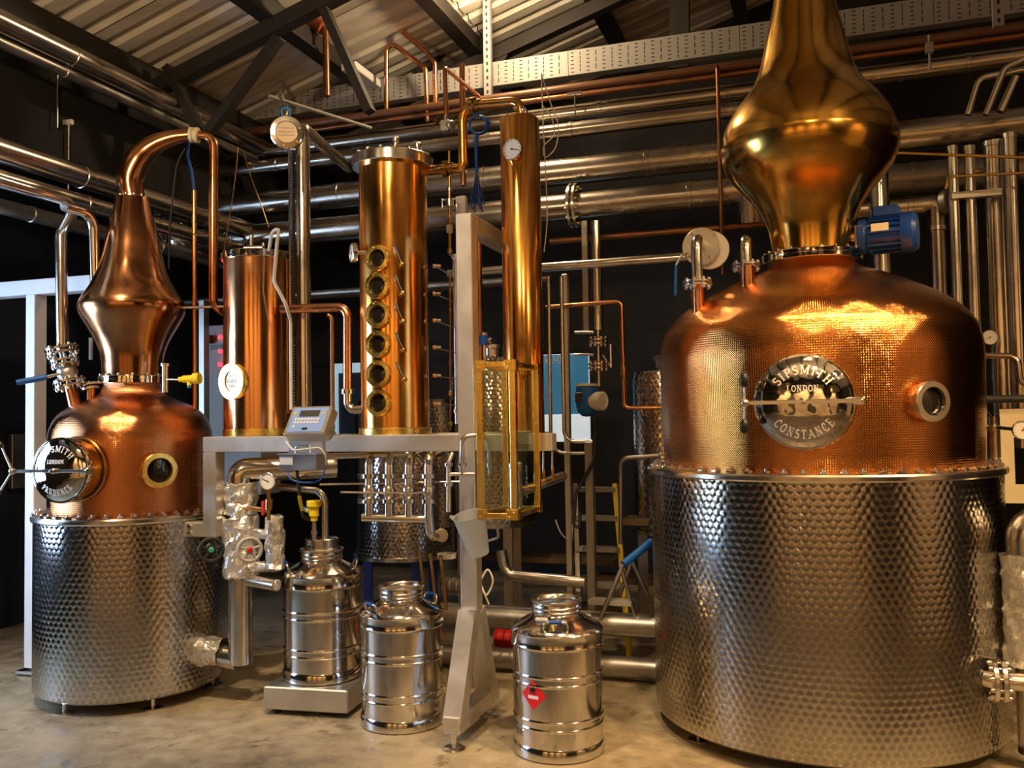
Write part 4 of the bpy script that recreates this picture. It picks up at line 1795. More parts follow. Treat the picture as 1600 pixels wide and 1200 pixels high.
q = P(304, 367, 5.05)
m.torus(q, UP, .018, .004, 16)
m.tube([q, q + BX * .09 - UP * .015], .004, 8)
part(t, 'pipe_clip', m, 'steel')
pipe('thin steel link from small onion head to the downpipe', 'steel', .008, [P(281, 481, ys), P(352, 479, ys)], 0)

# flanged inlet valve on the small still
v0 = P(117, 634, 4.93)
v1 = P(97, 547, 4.93)
vd = (v1 - v0).normalized()
t = thing('inlet_valve', 'flanged steel ball valve with blue lever on the small still', 'valve', v0)
m = MB()
m.tube([v0 - vd * .05, v0 + vd * .12], .033, 20)
part(t, 'copper_stub', m, 'copper_pipe')
flange(t, v0 + vd * .125, vd, .085, .013, 8)
m = MB()
m.ball(v0 + vd * .185, .056, vd, 1.0, 20)
part(t, 'valve_body', m, 'steel_brushed')
flange(t, v0 + vd * .245, vd, .076, .011, 8)
flange(t, v0 + vd * .31, vd, .088, .013, 8)
m = MB()
h0 = v0 + vd * .18
h1 = P(73, 589, 4.85)
m.tube([h0 - UP * 0 + Vector((-.02, -.04, 0)), h1], .009, 10)
hl = part(t, 'lever', m, 'steel')
m = MB()
m.tube([h1, P(26, 598, 4.80)], .016, 12)
part(hl, 'lever_sleeve', m, 'blue_light', 'blue plastic sleeve')
# steam pipe bending down onto the valve
e = v0 + vd * .30
pipe('steel steam pipe bending down from the ducts to the flanged valve', 'steel', .031,
     [PA(-80, 258, -3.9), PA(122, 319, -3.9), P(95, 366, 4.93), e], .09, 'steam_pipe', 18)
pipe('second steel pipe bending down behind the steam pipe', 'steel', .028, [PA(100, 322, -3.75), PA(146, 336, -3.75), PA(150, 480, -3.75)], .09, 'steam_pipe', 16)
pipe('short pale vertical pipe behind the small onion head base', 'white_plastic', .014, [PB(142, 528, 5.2), PB(142, 562, 5.2)], 0)

# steel flue with its bend, behind the scale display
f0 = P(476, 645, 4.95)
f1 = P(475, 215, 4.95)
t = thing('flue_pipe', 'tall polished steel flue pipe behind the scale display', 'pipe', f0)
f1 = Vector((f0.x, f0.y, f1.z))
m = MB()
m.tube([f0, f1], .039, 24)
part(t, 'tube', m, 'steel')
m = MB()
m.tube([f1 - UP * .02, f1 + UP * .05, PB(545, 262, 5.7)], .037, 20, .03)
part(t, 'bend', m, 'cladding')
# cable chain beside it
g0, g1 = P(460, 640, 4.88), P(459, 236, 4.88)
t = thing('ribbed_hose', 'black ribbed conduit with steel strip running up beside the flue', 'conduit', g0)
g1 = Vector((g0.x, g0.y, g1.z))
m = MB()
L = (g1 - g0).length
pr = []
n = int(L / .016)
for k in range(n):
    z = k * L / n
    pr += [(.010, z), (.014, z + .003), (.014, z + .009), (.010, z + .012)]
m.lathe(g0, pr, seg=10, sharp=80)
part(t, 'conduit', m, 'black')
m = MB()
m.box((g0 + g1) / 2 - BX * .02, BX * .006, BY * .006, UP * L / 2)
part(t, 'steel_strip', m, 'steel')
# white hose from the date column lid
t = pipe('pale hose looping from the short copper cylinder lid down its side', 'cable_white', .009,
         [P(420, 392, 4.7), P(425, 362, 4.68), P(436, 356, 4.66), P(433, 380, 4.62), P(428, 440, 4.6), P(446, 474, 4.62), P(454, 500, 4.7), P(455, 640, 4.75)], .05, 'hose', 10)

# copper crossover low between short cylinder and wide column
t = thing('low_copper_bend', 'copper pipe bending down into a steel elbow left of the portholes', 'pipe', P(541, 600, 4.75))
yq = c0.y + .06
m = MB()
m.tube([P(440, 483, yq + .1), P(543, 480, yq), P(543, 612, yq)], .024, 18, .055)
part(t, 'tube', m, 'copper_pipe')
m = MB()
m.tube([P(543, 608, yq), P(543, 640, yq), P(568, 640, yq - .02)], .023, 16, .06)
part(t, 'elbow', m, 'steel')
m = MB()
m.lathe(P(543, 612, yq) - UP * .012, [(.02, 0), (.034, 0), (.034, .024), (.02, .024)], seg=24)
part(t, 'clamp', m, 'steel')
pipe('thin brown drain pipe hanging from the low copper crossover', 'copper_old', .011, [P(512, 492, yq), P(519, 496, yq), P(520, 700, yq)], .02)

# pipes and posts behind, between slender column and the largest still
QB = 5.35
t1 = [PB(857, 432, QB), PB(860, 690, QB), PB(875, 708, QB), PB(931, 708, QB)]
pipe('outer thin steel tube bending right below the blue poster', 'steel', .0115, [t1[0], PB(861, 708, QB), t1[3]], .09, 'tube', 10)
pipe('inner thin steel tube bending right below the blue poster', 'steel', .0125, [PB(877, 432, QB), PB(882, 690, QB), PB(926, 690, QB)], .07, 'tube', 10)
for lab, px, w, y0, y1, b, mt in (
        ('grey steel box post in front of the blue poster', 892, .040, 428, 952, 5.5, 'steel_brushed'),
        ('narrow brassy steel post behind the blue transmitter', 917, .042, 345, 518, 5.72, 'steel_dull'),
        ('dark steel post in front of the ladder', 926, .052, 690, 955, 5.35, 'steel_dull')):
    q1, q0 = PB(px, y0, b), PB(px, y1, b)
    q1 = Vector((q0.x, q0.y, q1.z))
    q0.z = max(q0.z, 0) if y1 < 940 else 0
    m = MB()
    m.box((q0 + q1) / 2, BX * w / 2, BY * w / 2, UP * (q1.z - q0.z) / 2, .004)
    solid('steel_post', lab, 'post', m, mt)
m = MB()
q = PB(931, 346, 5.6)
q2 = PB(931, 516, 5.6)
t = thing('sensor_drop', 'thick steel drop pipe with flanges above the blue transmitter', 'pipe', PB(930, 600, 5.6))
m.tube([q, Vector((q.x, q.y, q2.z))], .034, 20)
part(t, 'thick_tube', m, 'steel')
m = MB()
qb = PB(930, 604, 5.6)
m.tube([Vector((q.x, q.y, q2.z + .01)), Vector((q.x, q.y, qb.z))], .013, 12)
part(t, 'thin_tube', m, 'steel')
flange(t, Vector((q.x, q.y, PB(930, 534, 5.6).z)), UP, .062, .012, 8)
flange(t, Vector((q.x, q.y, PB(930, 572, 5.6).z)), UP, .066, .012, 8, double=True)
m = MB()
q = PB(942, 555, 5.6)
m.tube([q, PB(955, 574, 5.6)], .005, 6)
m.box(PB(954.5, 556, 5.6), BX * .005, BY * .005, UP * .075)
part(t, 'lever', m, 'steel')
for py in (519, 554):
    pipe('thin steel cross tube ' + ('above' if py < 530 else 'below') + ' the upper flange left of the drop pipe', 'steel', .009, [PB(898, py, 5.6), PB(928, py, 5.6)], 0, 'tube', 8)
# blue transmitter
q = PB(917, 626, 5.45)
t = thing('transmitter', 'blue round transmitter head with pale cap beside the grey post', 'sensor', q)
m = MB()
m.lathe(q - UP * .10, [(0, 0), (.03, .004), (.058, .03), (.068, .07), (.068, .18), (.06, .19), (0, .19)], seg=28)
part(t, 'housing', m, 'blue_light')
m = MB()
m.lathe(q + UP * .09, [(0, 0), (.066, 0), (.066, .014), (0, .016)], seg=28)
part(t, 'lid', m, 'cream')
ax = (BX * .9 - BY * .42).normalized()
m = MB()
m.lathe(q + ax * .05 - UP * .005, [(.05, 0), (.05, .03), (.058, .032), (.058, .075), (.046, .08), (.046, .07), (0, .07)], ax, 28)
part(t, 'cap', m, 'white_plastic')
m = MB()
m.box(q - BX * .035 - BY * .062 + UP * .02, BX * .024, BY * .006, UP * .03, .003)
part(t, 'display_window', m, 'black')
pipe('black cable drooping from the blue transmitter to the floor post', 'rubber', .010, [PB(932, 650, 5.42), PB(928, 720, 5.3), PB(900, 770, 5.3), PB(896, 820, 5.3), PB(905, 826, 5.3), PB(907, 800, 5.3)], .06, 'cable', 8, 'cable')
# copper line with valve
t = pipe_thing('thin copper line turning down to a small valve in front of the dark wall', 'copper_pipe', .0135,
               [PB(853, 480, 5.45), PB(971, 471, 5.45), PB(976, 637, 5.45), PB(1040, 637, 5.45)], .03)
m = MB()
q = PB(975, 578, 5.45)
for dz, r, h in ((-.05, .017, .03), (-.005, .024, .055), (.06, .017, .04)):
    m.lathe(q + UP * (dz - h / 2), [(0, 0), (r, 0), (r, h), (0, h)], seg=8)
part(t, 'valve', m, 'bronze')
pipe('thin steel tube arching down in front of the small patterned tank', 'steel_dull', .0135, [PB(1030, 712, 5.3), PB(970, 716, 5.3), PB(970, 850, 5.3)], .05, 'tube', 10)

# the two level pipes that reach the round plate valve
VB = 5.55
c = PB(955, 410, VB)
pipe('bright steel pipe reaching the round plate from the left', 'steel', .030, [c + BX * (aat(700, VB) - c.dot(BX)), c + BX * (aat(1085, VB) - c.dot(BX))], 0, seg=18)
c = PB(1000, 366, 5.75)
pipe('dark copper pipe running level above the bright steel pipe', 'copper_old', .022, [c + BX * (aat(860, 5.75) - c.dot(BX)), c + BX * (aat(1220, 5.75) - c.dot(BX))], 0)
c = PB(520, 457, 6.0)
pipe('dim steel pipe running level behind the date plaque column', 'steel_dull', .026, [c + BX * (aat(215, 6.0) - c.dot(BX)), c + BX * (aat(790, 6.0) - c.dot(BX))], 0)
c = PB(640, 452, 6.4)
pipe('dark level pipe far behind the porthole column', 'brown_pipe', .03, [c + BX * (aat(480, 6.4) - c.dot(BX)), c + BX * (aat(860, 6.4) - c.dot(BX))], 0)
# charge pipes on the largest still
for lab, px, pb, yt, plate in (('charge pipe with large round blank plate on the largest still', 1090, 443, 372, True),
                               ('charge pipe close to the neck of the largest still', 1166, 416, 372, False)):
    q = P(px, pb, 4.15 if plate else 4.28)
    t = thing('charge_pipe', lab, 'pipe', q)
    top_ = P(px + 1, yt, q.y)
    m = MB()
    m.tube([q - UP * .01, Vector((q.x, q.y, top_.z)), Vector((q.x, q.y, top_.z)) + BY * .22], .0265, 18, .055)
    part(t, 'tube', m, 'steel')
    flange(t, q, UP, .068, .009, 8, gap=.006)
    m = MB()
    m.tube([q - UP * .14, q - UP * .005], .026, 16)
    part(t, 'copper_tail', m, 'copper_pipe')
    if plate:
        ce = Vector((q.x, q.y, top_.z)) + BY * .2 + BX * .0
        m = MB()
        m.disc(ce - UP * .005, BY * -.95 + BX * -.1, .092, .016, 44)
        pt = part(t, 'blank_plate', m, 'steel_brushed')
        m = MB()
        bolts(m, ce - BY * .016, -BY, .075, 4, .010, .008, .6)
        part(pt, 'bolts', m, 'steel', stuff=True)
        m = MB()
        m.disc(ce + BY * .03 + BX * .035 - UP * .02, -BY, .095, .014, 44)
        part(t, 'back_plate', m, 'steel_brushed')
h0 = P(1066, 398, 4.32)
h1 = P(1056, 415, 4.30)
t = thing('lever_handle', 'steel lever with blue sleeve hanging left of the round plate', 'handle', P(1055, 462, 4.3))
m = MB()
m.tube([P(1074, 396, 4.34), h0, h1, P(1056, 430, 4.3)], .006, 8, .01)
part(t, 'lever', m, 'steel')
m = MB()
m.tube([P(1056, 414, 4.3), P(1055, 462, 4.3)], .008, 10)
part(t, 'sleeve', m, 'blue_light')
pipe('long thin dark pipe dropping from the roof just left of the gold head', 'copper_old', .012, [PB(1121, 112, 5.95), PB(1121, 104, 5.6), PB(1129, 430, 5.6)], .03, seg=10)

# upright pipes at the right behind the largest still
for lab, px, r, y0, y1, b, mt in (
        ('upright steel pipe just behind the blue motor', 1381, .058, 250, 470, 5.9, 'steel'),
        ('slim upright steel pipe, third from the motor', 1502, .029, 235, 560, 5.75, 'steel'),
        ('slim upright steel pipe, fourth from the motor', 1529.5, .029, 235, 600, 5.75, 'steel'),
        ('thick upright steel pipe at the picture edge', 1571, .062, 228, 640, 5.85, 'steel'),
        ('upright steel pipe half cut by the picture edge', 1597, .038, 215, 640, 5.7, 'steel')):
    q1, q0 = PB(px, y0, b), PB(px, y1 + 60, b)
    q1 = Vector((q0.x, q0.y, q1.z))
    t = pipe_thing(lab, mt, r, [q0, q1], 0, 'upright_pipe', 22)
    m = MB()
    m.lathe(q1, [(r * .5, 0), (r * 1.12, 0), (r * 1.12, .03), (r * .5, .03)], seg=22)
    part(t, 'collar', m, 'steel')
pipe('level golden thin rod crossing the upright pipes', 'bronze', .009, [PB(1400, 239, 5.5), PB(1600, 246, 5.5)], 0, 'rod', 8)
pipe('short thin rod crossing in front of the thick upright pipe', 'bronze', .008, [PB(1484, 276, 5.5), PB(1640, 268, 5.5)], 0, 'rod', 8)
for lab, pts, r, b in (
        ('bent steel tube climbing over the high duct, nearest the gold head', [(1512, 180), (1530, 122), (1660, 98)], .018, 5.6),
        ('bent steel tube climbing over the high duct, at the picture edge', [(1540, 180), (1570, 106), (1650, 72)], .018, 5.55),
        ('short slanting steel strut between the two bent tubes', [(1563, 175), (1588, 120)], .024, 5.6)):
    pipe(lab, 'steel', r, [PB(x, y, b) for x, y in pts], .05, 'tube', 12)
m = MB()
q = PB(1525, 304, 5.72)
m.box(q, BX * .13, BY * .03, UP * .02, .003)
solid('pipe_bracket', 'flat steel bracket joining the slim upright pipes', 'bracket', m, 'steel_brushed')
q = PB(1474, 316, 5.9)
t = thing('butterfly_valve', 'dark round valve at the elbow beside the slim upright pipes', 'valve', q)
m = MB()
m.disc(q, BX * .8 - BY * .6, .075, .05, 28)
part(t, 'body', m, 'steel_dull')
m = MB()
m.tube([q, q + UP * .16 + BX * .04], .014, 10)
m.tube([q + UP * .16 + BX * .04, q + UP * .17 + BX * .22], .008, 8)
part(t, 'lever', m, 'brass')
# tubes leaving the largest still to the right
pipe('bent steel tube leaving the largest still on its right, upper', 'steel', .016, [P(1536, 556, 4.7), P(1590, 556, 4.6), P(1594, 600, 4.6), P(1640, 606, 4.6)], .05, 'tube', 12)
pipe('dark rubber-sleeved tube leaving the largest still on its right, lower', 'rubber', .020, [P(1536, 624, 4.6), P(1660, 622, 4.5)], 0, 'tube', 12)
t = thing('wall_gauge', 'round white dial gauge peeking out beside the big copper shoulder', 'gauge', P(1548, 545, 5.0))
gauge(t, P(1547, 527, 5.0), -BY, .042, 'steel', 200)
m = MB()
m.tube([P(1547, 527, 5.0) + BY * .01, P(1547, 527, 5.0) + BY * .4], .01, 10)
part(t, 'stem', m, 'steel')
t = thing('wall_gauge', 'round white dial gauge cut by the picture edge', 'gauge', P(1598, 690, 4.3))
gauge(t, P(1598, 672, 4.3), -BY, .045, 'steel', 60)
m = MB()
m.tube([P(1598, 672, 4.3) + BY * .01, P(1560, 668, 4.55)], .010, 10)
part(t, 'stem', m, 'steel')
m = MB()
for dx0, dx1, dz0, dz1 in ((0, .06, 0, .6), (.24, .30, 0, .6), (.06, .24, .42, .6), (.06, .24, 0, .12)):
    o = P(1567, 786, 4.62)
    m.box(o + BX * (dx0 + dx1) / 2 + UP * (dz0 + dz1) / 2 * .8, BX * (dx1 - dx0) / 2, BY * .004, UP * (dz1 - dz0) / 2 * .8)
solid('control_plate', 'pale steel mounting plate with cut-out beside the largest still', 'plate', m, 'cream')
t = thing('sight_tube', 'short polished steel fitting tucked against the big copper flank', 'fitting', P(1556, 722, 4.75))
q = P(1556, 722, 4.75)
m = MB()
m.lathe(q, [(0, 0), (.075, 0), (.075, .02), (.06, .024), (.06, .16), (.075, .164), (.075, .19), (.03, .2), (.03, .24), (0, .24)], seg=24, sharp=25)
part(t, 'body', m, 'steel')
m = MB()
m.tube([q + UP * .22, q + UP * .30 - BX * .06], .006, 8)
m.ball(q + UP * .24 + BX * .1 - BY * .05, .028)
part(t, 'handle', m, 'black')
q = P(1603, 925, 3.72)
t = thing('foil_pipe', 'foil-wrapped upright pipe with elbow at the picture edge', 'pipe', Vector((q.x, q.y, .3)))
m = MB()
zt_ = P(1600, 868, 3.72).z
zb_ = P(1600, 1040, 3.72).z
m.lathe(Vector((q.x, q.y, 0)), [(.088, zb_ + (zt_ - zb_) * k / 16 * 1.0) for k in range(17)], seg=40)
m.noise(.014, 3)
part(t, 'foil_wrap', m, 'foil')
m = MB()
m.tube([Vector((q.x, q.y, zt_ - .02)), Vector((q.x, q.y, P(1600, 816, 3.72).z)), Vector((q.x, q.y, P(1600, 816, 3.72).z)) + BX * .4], .07, 24, .08)
part(t, 'elbow', m, 'steel')
m = MB()
m.tube([Vector((q.x, q.y, .06)), Vector((q.x, q.y, zb_ + .05))], .05, 20)
part(t, 'lower_pipe', m, 'steel')
q = P(1560, 1064, 3.66)
t = thing('drain_flange', 'bolted drain flange low on the right flank of the largest still', 'flange', q)
flange(t, q + BX * .0, BX, .088, .02, 10)
m = MB()
m.tube([q - BX * .10 + BY * .06, q, q + BX * .22], .036, 18)
part(t, 'nozzle', m, 'steel')
# pipes along the floor between frame and largest still
FB = 4.95
for lab, px, py, rr, mt, x0 in (('upper floor pipe running into the flank of the largest still', 960, 976, .060, 'steel_dull', 560),
                            ('lower floor pipe lying behind the cans', 985, 1043, .058, 'steel_dull', 560)):
    c = PB(px, py, FB)
    c.z = max(c.z, rr + .002)
    pipe(lab, mt, rr, [c + BX * (aat(x0, FB) - c.dot(BX)), c + BX * (-.56 - c.dot(BX))], 0, 'floor_pipe', 24)
c = PB(880, 905, 5.3)
pipe('steel pipe with upturned left end low behind the nearest can', 'steel', .034, [PB(783, 860, 5.3), PB(790, 898, 5.3), PB(915, 910, 5.3)], .08, 'floor_pipe', 18)
c = PB(760, 935, 5.2)
pipe('middle floor pipe behind the post leg', 'steel_dull', .045, [PB(690, 952, 5.2), PB(1020, 972, 5.2)], 0, 'floor_pipe', 20)

# ================================================================== foil-wrapped steam line
V = Vector((-1.437, 4.742, 0))
t = thing('steam_line', 'foil-wrapped steam pipe rising beside the small still', 'pipe', V)
zz = lambda py: P(375, py, V.y).z
m = MB()
R = .063
# bare lower pipe with mitred elbow into the jacket
zc = zz(1030)
m.lathe(V, [(R, zc - .02), (R, zz(900))], seg=32)
part(t, 'riser', m, 'steel')
m = MB()
d = Vector((.926, -.376, 0)).normalized()
m.tube([V - d * .30 + UP * (zc + .02), V + UP * (zc - .0)], R * .98, 28)
part(t, 'elbow', m, 'steel')
m = MB()
m.lathe(V - d * .30 + UP * (zc + .02), [(R + .012, .0 + .022 * k) for k in range(10)], d, 32)
m.noise(.012, 5)
part(t, 'elbow_foil', m, 'foil', 'crumpled foil sleeve at the jacket')
for i, (y0, y1, rr) in enumerate(((755, 806, R + .018), (806, 903, R + .030))):
    m = MB()
    z0_, z1_ = zz(y1), zz(y0)
    m.lathe(V, [(rr * .93, z0_)] + [(rr, z0_ + (z1_ - z0_) * (k + .5) / 14) for k in range(14)] + [(rr * .93, z1_)], seg=40, sharp=80)
    m.noise(.016, 8 + i)
    part(t, 'foil_sleeve', m, 'foil', 'crumpled aluminium foil sleeve')
m = MB()
m.tube([V + UP * (zz(760)), V + UP * (zz(735)), V + UP * (zz(733)) + (BX * .8 + BY * .6) * .5], R, 28, .09)
part(t, 'upper_bend', m, 'steel')
# side branch wrapped in foil
SBp = P(428, 850, 4.66)
m = MB()
z0_, z1_ = P(428, 893, 4.66).z, P(428, 806, 4.66).z
m.lathe(Vector((SBp.x, SBp.y, 0)), [(.03, z0_)] + [(.048, z0_ + .012 + (z1_ - z0_ - .024) * k / 10) for k in range(11)] + [(.03, z1_)], seg=28, sharp=80)
m.noise(.016, 21)
br = part(t, 'branch_foil', m, 'foil', 'crumpled foil around the valve branch')
for py in (835, 886):
    m = MB()
    a_ = Vector((V.x, V.y, P(400, py, 4.7).z))
    b_ = Vector((SBp.x, SBp.y, a_.z))
    m.lathe(a_, [(.028, (b_ - a_).length * k / 6) for k in range(7)], (b_ - a_), 18)
    m.noise(.010, py)
    part(br, 'foil_bridge', m, 'foil')
m = MB()
q = P(392, 908, 4.66)
m.tube([V + UP * (P(385, 906, 4.7).z), P(432, 915, 4.55)], .030, 18)
part(t, 'stub_pipe', m, 'steel')
m = MB()
e = P(432, 915, 4.55)
m.ball(e, .030, BX, .4, 14)
m.noise(.008, 2)
part(t, 'stub_foil', m, 'foil')
# two hand wheels
for nm, px, py, R_, mt, hub, lab in (('hand_wheel', 330, 859, .055, 'rubber', 'green', 'black hand wheel with green hub'),
                                    ('hand_wheel', 390, 859, .056, 'grey_plastic', 'red', 'grey hand wheel with red hub')):
    c = P(px, py, 4.48)
    n = (V - EYE_P)
    n.z = 0
    n = (-n).normalized() + BX * .12
    n.normalize()
    r_, u_, n_ = basis(n)
    m = MB()
    m.torus(c, n_, R_, .0095, 32, 10)
    hw = part(t, nm, m, mt, lab)
    m = MB()
    for k in range(5):
        th = 2 * math.pi * k / 5 + .3
        m.tube([c, c + (r_ * math.cos(th) + u_ * math.sin(th)) * R_], .0065, 8)
    m.lathe(c - n_ * .012, [(0, 0), (.024, 0), (.024, .018), (0, .02)], n_, 16)
    part(hw, 'spokes', m, mt)
    m = MB()
    m.lathe(c + n_ * .006, [(.014, 0), (.014, .010), (.010, .014), (0, .015)], n_, 16)
    part(hw, 'hub_cap', m, hub)
    m = MB()
    m.tube([c - n_ * .01, c - n_ * .16], .013, 12)
    part(hw, 'spindle', m, 'steel_dull')
# pressure gauge with red lever cock
gp = P(418, 752, 4.45)
t2 = thing('pressure_gauge', 'round dial pressure gauge with red lever cock beside the foil pipe', 'gauge', P(418, 820, 4.5))
gauge(t2, gp, (-BY * .95 + BX * .15), .042, 'steel', 155)
m = MB()
m.tube([gp - UP * .03 + BY * .01, P(420, 812, 4.5)], .010, 12)
m.lathe(P(420, 796, 4.48), [(0, 0), (.018, 0), (.018, .05), (0, .05)], seg=8)
m.tube([V + UP * P(400, 797, 4.6).z, P(420, 797, 4.5)], .013, 12)
part(t2, 'siphon', m, 'bronze')
m = MB()
m.box(P(411, 794, 4.43), BX * .007, BY * .005, UP * .035, .002)
part(t2, 'cock_lever', m, 'red', 'red lever')

# ================================================================== platform scale and its display
sz = P(478, 1100, 4.5)
q0 = PZ(411, 1108, .028)
q1 = PZ(543, 1116, .028)
dx = (q1 - q0).normalized()
dy = Vector((-dx.y, dx.x, 0))
wS = (q1 - q0).length
dS = .50
ctr = (q0 + q1) / 2 + dy * dS / 2
t = thing('platform_scale', 'low square steel platform scale under a can', 'scale', Vector((ctr.x, ctr.y, 0)))
m = MB()
m.box(Vector((ctr.x, ctr.y, .084)), dx * wS / 2, dy * dS / 2, UP * .056, .006)
part(t, 'platform', m, 'steel_brushed')
for sx in (-1, 1):
    for sy in (-1, 1):
        m = MB()
        m.lathe(Vector((ctr.x, ctr.y, 0)) + dx * sx * (wS / 2 - .05) + dy * sy * (dS / 2 - .05), [(0, 0), (.022, 0), (.022, .012), (.012, .016), (.012, .03), (0, .03)], seg=14)
        part(t, 'foot', m, 'rubber')
# display head tilted back on a bracket in front of the frame beam
dc = P(481, 656, 4.15)
rx = BX.copy()
tilt = math.radians(34)
un = (UP * math.cos(tilt) + BY * math.sin(tilt)).normalized()
nn = rx.cross(un).normalized()
if nn.y > 0:
    nn = -nn
dw, dh, dd = .105, .078, .032
t = thing('scale_display', 'scale display unit with pale blue keypad and grey screen', 'scale display', P(478, 735, 4.15))
m = MB()
m.box(dc - nn * dd, rx * dw, un * dh, nn * dd, .004)
hd = part(t, 'housing', m, 'steel_brushed')
m = MB()
m.box(dc + nn * .001, rx * (dw - .016), un * (dh - .012), nn * .0012)
kp = part(t, 'keypad_panel', m, 'keypad', 'pale blue membrane panel')
m = MB()
m.box(dc + nn * .002 + un * .034, rx * .052, un * .017, nn * .0015)
part(kp, 'screen', m, 'lcd', 'dark grey display window')
for sx in (-1, 1):
    m = MB()
    m.lathe(dc + nn * .002 + rx * .075 * sx + un * .034, [(0, 0), (.008, 0), (.008, .002), (0, .003)], nn, 16)
    part(kp, 'indicator', m, 'amber')
for row in range(2):
    for k in range(8):
        m = MB()
        m.lathe(dc + nn * .002 + rx * (-.062 + .0165 * k) + un * (.003 - .018 * row), [(0, 0), (.0068, 0), (.0068, .0015), (0, .002)], nn, 12)
        part(kp, 'button', m, 'white_plastic')
m = MB()
m.lathe(dc + nn * .002 - rx * .062 - un * .036, [(0, 0), (.0068, 0), (.0068, .0015), (0, .002)], nn, 12)
part(kp, 'button', m, 'white_plastic')
m = MB()
m.box(dc + nn * .002 + rx * .0 - un * .05, rx * .014, un * .006, nn * .001)
part(kp, 'badge', m, 'black')
for sx in (-1, 1):
    for sy in (-1, 1):
        m = MB()
        m.lathe(dc + rx * sx * (dw - .008) + un * sy * (dh - .006), [(0, 0), (.005, 0), (.004, .003), (0, .003)], nn, 10)
        part(hd, 'corner_screw', m, 'brass')
bc = P(480, 696, 4.2)
m = MB()
m.box(bc, BX * .092, BY * .012, UP * .04, .002)
m.box(bc + UP * .045 + BY * .01, BX * .095, BY * .03, UP * .004)
part(t, 'bracket', m, 'steel_brushed')
for sx in (-1, 1):
    m = MB()
    pts_ = [bc + UP * .04 + BX * sx * .1, dc + rx * sx * (dw + .004) - nn * .05 - un * .02]
    m.bar(pts_[0], pts_[1], .006, .05, BX)
    part(t, 'side_cheek', m, 'steel_dull')
jb = P(474, 722, 4.12)
t3 = thing('junction_box', 'small steel junction box with white label below the scale display', 'box', jb - UP * .04)
m = MB()
m.box(jb, BX * .098, BY * .05, UP * .036, .003)
bx_ = part(t3, 'box', m, 'steel_dull')
m = MB()
m.box(jb + UP * .038 + BY * -.002, BX * .102, BY * .055, UP * .003)
part(t3, 'lid', m, 'steel_brushed')
m = MB()
m.box(jb - BY * .0505 - BX * .058 + UP * .008, BX * .034, BY * .0006, UP * .018)
part(t3, 'label_sticker', m, 'paper')
m = MB()
a_ = jb + UP * .04
m.tube([a_ - BX * .04, a_ - BX * .04 + UP * .034, a_ + BX * .04 + UP * .034, a_ + BX * .04], .004, 8, .012)
part(t3, 'handle', m, 'steel')
pipe('pale cable looped over the junction box', 'cable_white', .0045, [P(447, 690, 4.12), P(458, 704, 4.06), P(478, 702, 4.04), P(500, 699, 4.04), P(509, 712, 4.04), P(509, 726, 4.06)], .03, 'cable', 8, 'cable')
pipe('blue cable sagging below the junction box', 'cable_blue', .0045, [P(449, 737, 4.1), P(455, 750, 4.08), P(470, 754, 4.08), P(490, 754, 4.08), P(504, 748, 4.08), P(507, 734, 4.1)], .03, 'cable', 8, 'cable')
pipe('black cable with yellow tag dropping from junction box to the yellow sensor', 'rubber', .008, [P(464, 736, 4.16), P(468, 770, 4.3), P(473, 806, 4.45), P(482, 812, 4.55)], .05, 'cable', 8, 'cable')
m = MB()
m.bar(P(467.5, 776, 4.30), P(472, 796, 4.38), .014, .018)
solid('cable_tag', 'yellow tag around the black sensor cable', 'tag', m, 'yellow')

# ------------------------------------------------------------- can filling head with yellow sensor
top = pA + UP * .642
t = thing('filling_head', 'steel filling head with yellow sensor on the scale can', 'filling head', top)
m = MB()
m.lathe(top, [(0, 0), (.086, 0), (.086, .062), (.08, .066), (0, .066)], seg=40, sharp=25)
part(t, 'collar', m, 'steel')
m = MB()
m.lathe(top + Vector((-.05, -.07, .03)), [(.0, 0), (.008, 0), (.008, .004), (0, .004)], Vector((-.05, -.07, 0)), 10)
part(t, 'set_screw', m, 'black')
s = P(491, 840, pA.y - .04)
s.z = top.z + .06
m = MB()
m.tube([s, s + UP * .10], .012, 12)
m.lathe(s + UP * .03, [(0, 0), (.018, 0), (.018, .02), (0, .02)], seg=8)
part(t, 'sensor_stem', m, 'steel')
m = MB()
m.lathe(s + UP * .10, [(0, 0), (.018, 0), (.018, .02), (.026, .025), (.026, .07), (.038, .075), (.038, .10), (.034, .105), (0, .105)], seg=20)
m.tube([s + UP * .145, s + UP * .155 - BX * .05], .012, 10)
ys_ = part(t, 'yellow_sensor', m, 'yellow', 'bright yellow plastic sensor body')
m = MB()
m.tube([s + UP * .155 - BX * .045, s + UP * .158 - BX * .065], .014, 10)
part(ys_, 'cable_gland', m, 'blue_plastic')
pz = top.z + .05
a_ = P(508, 850, pA.y)
m = MB()
m.tube([Vector((a_.x, a_.y, pz)), P(508, 768, pA.y), P(430, 760, pA.y + .15)], .019, 16, .075)
part(t, 'filling_pipe', m, 'steel')

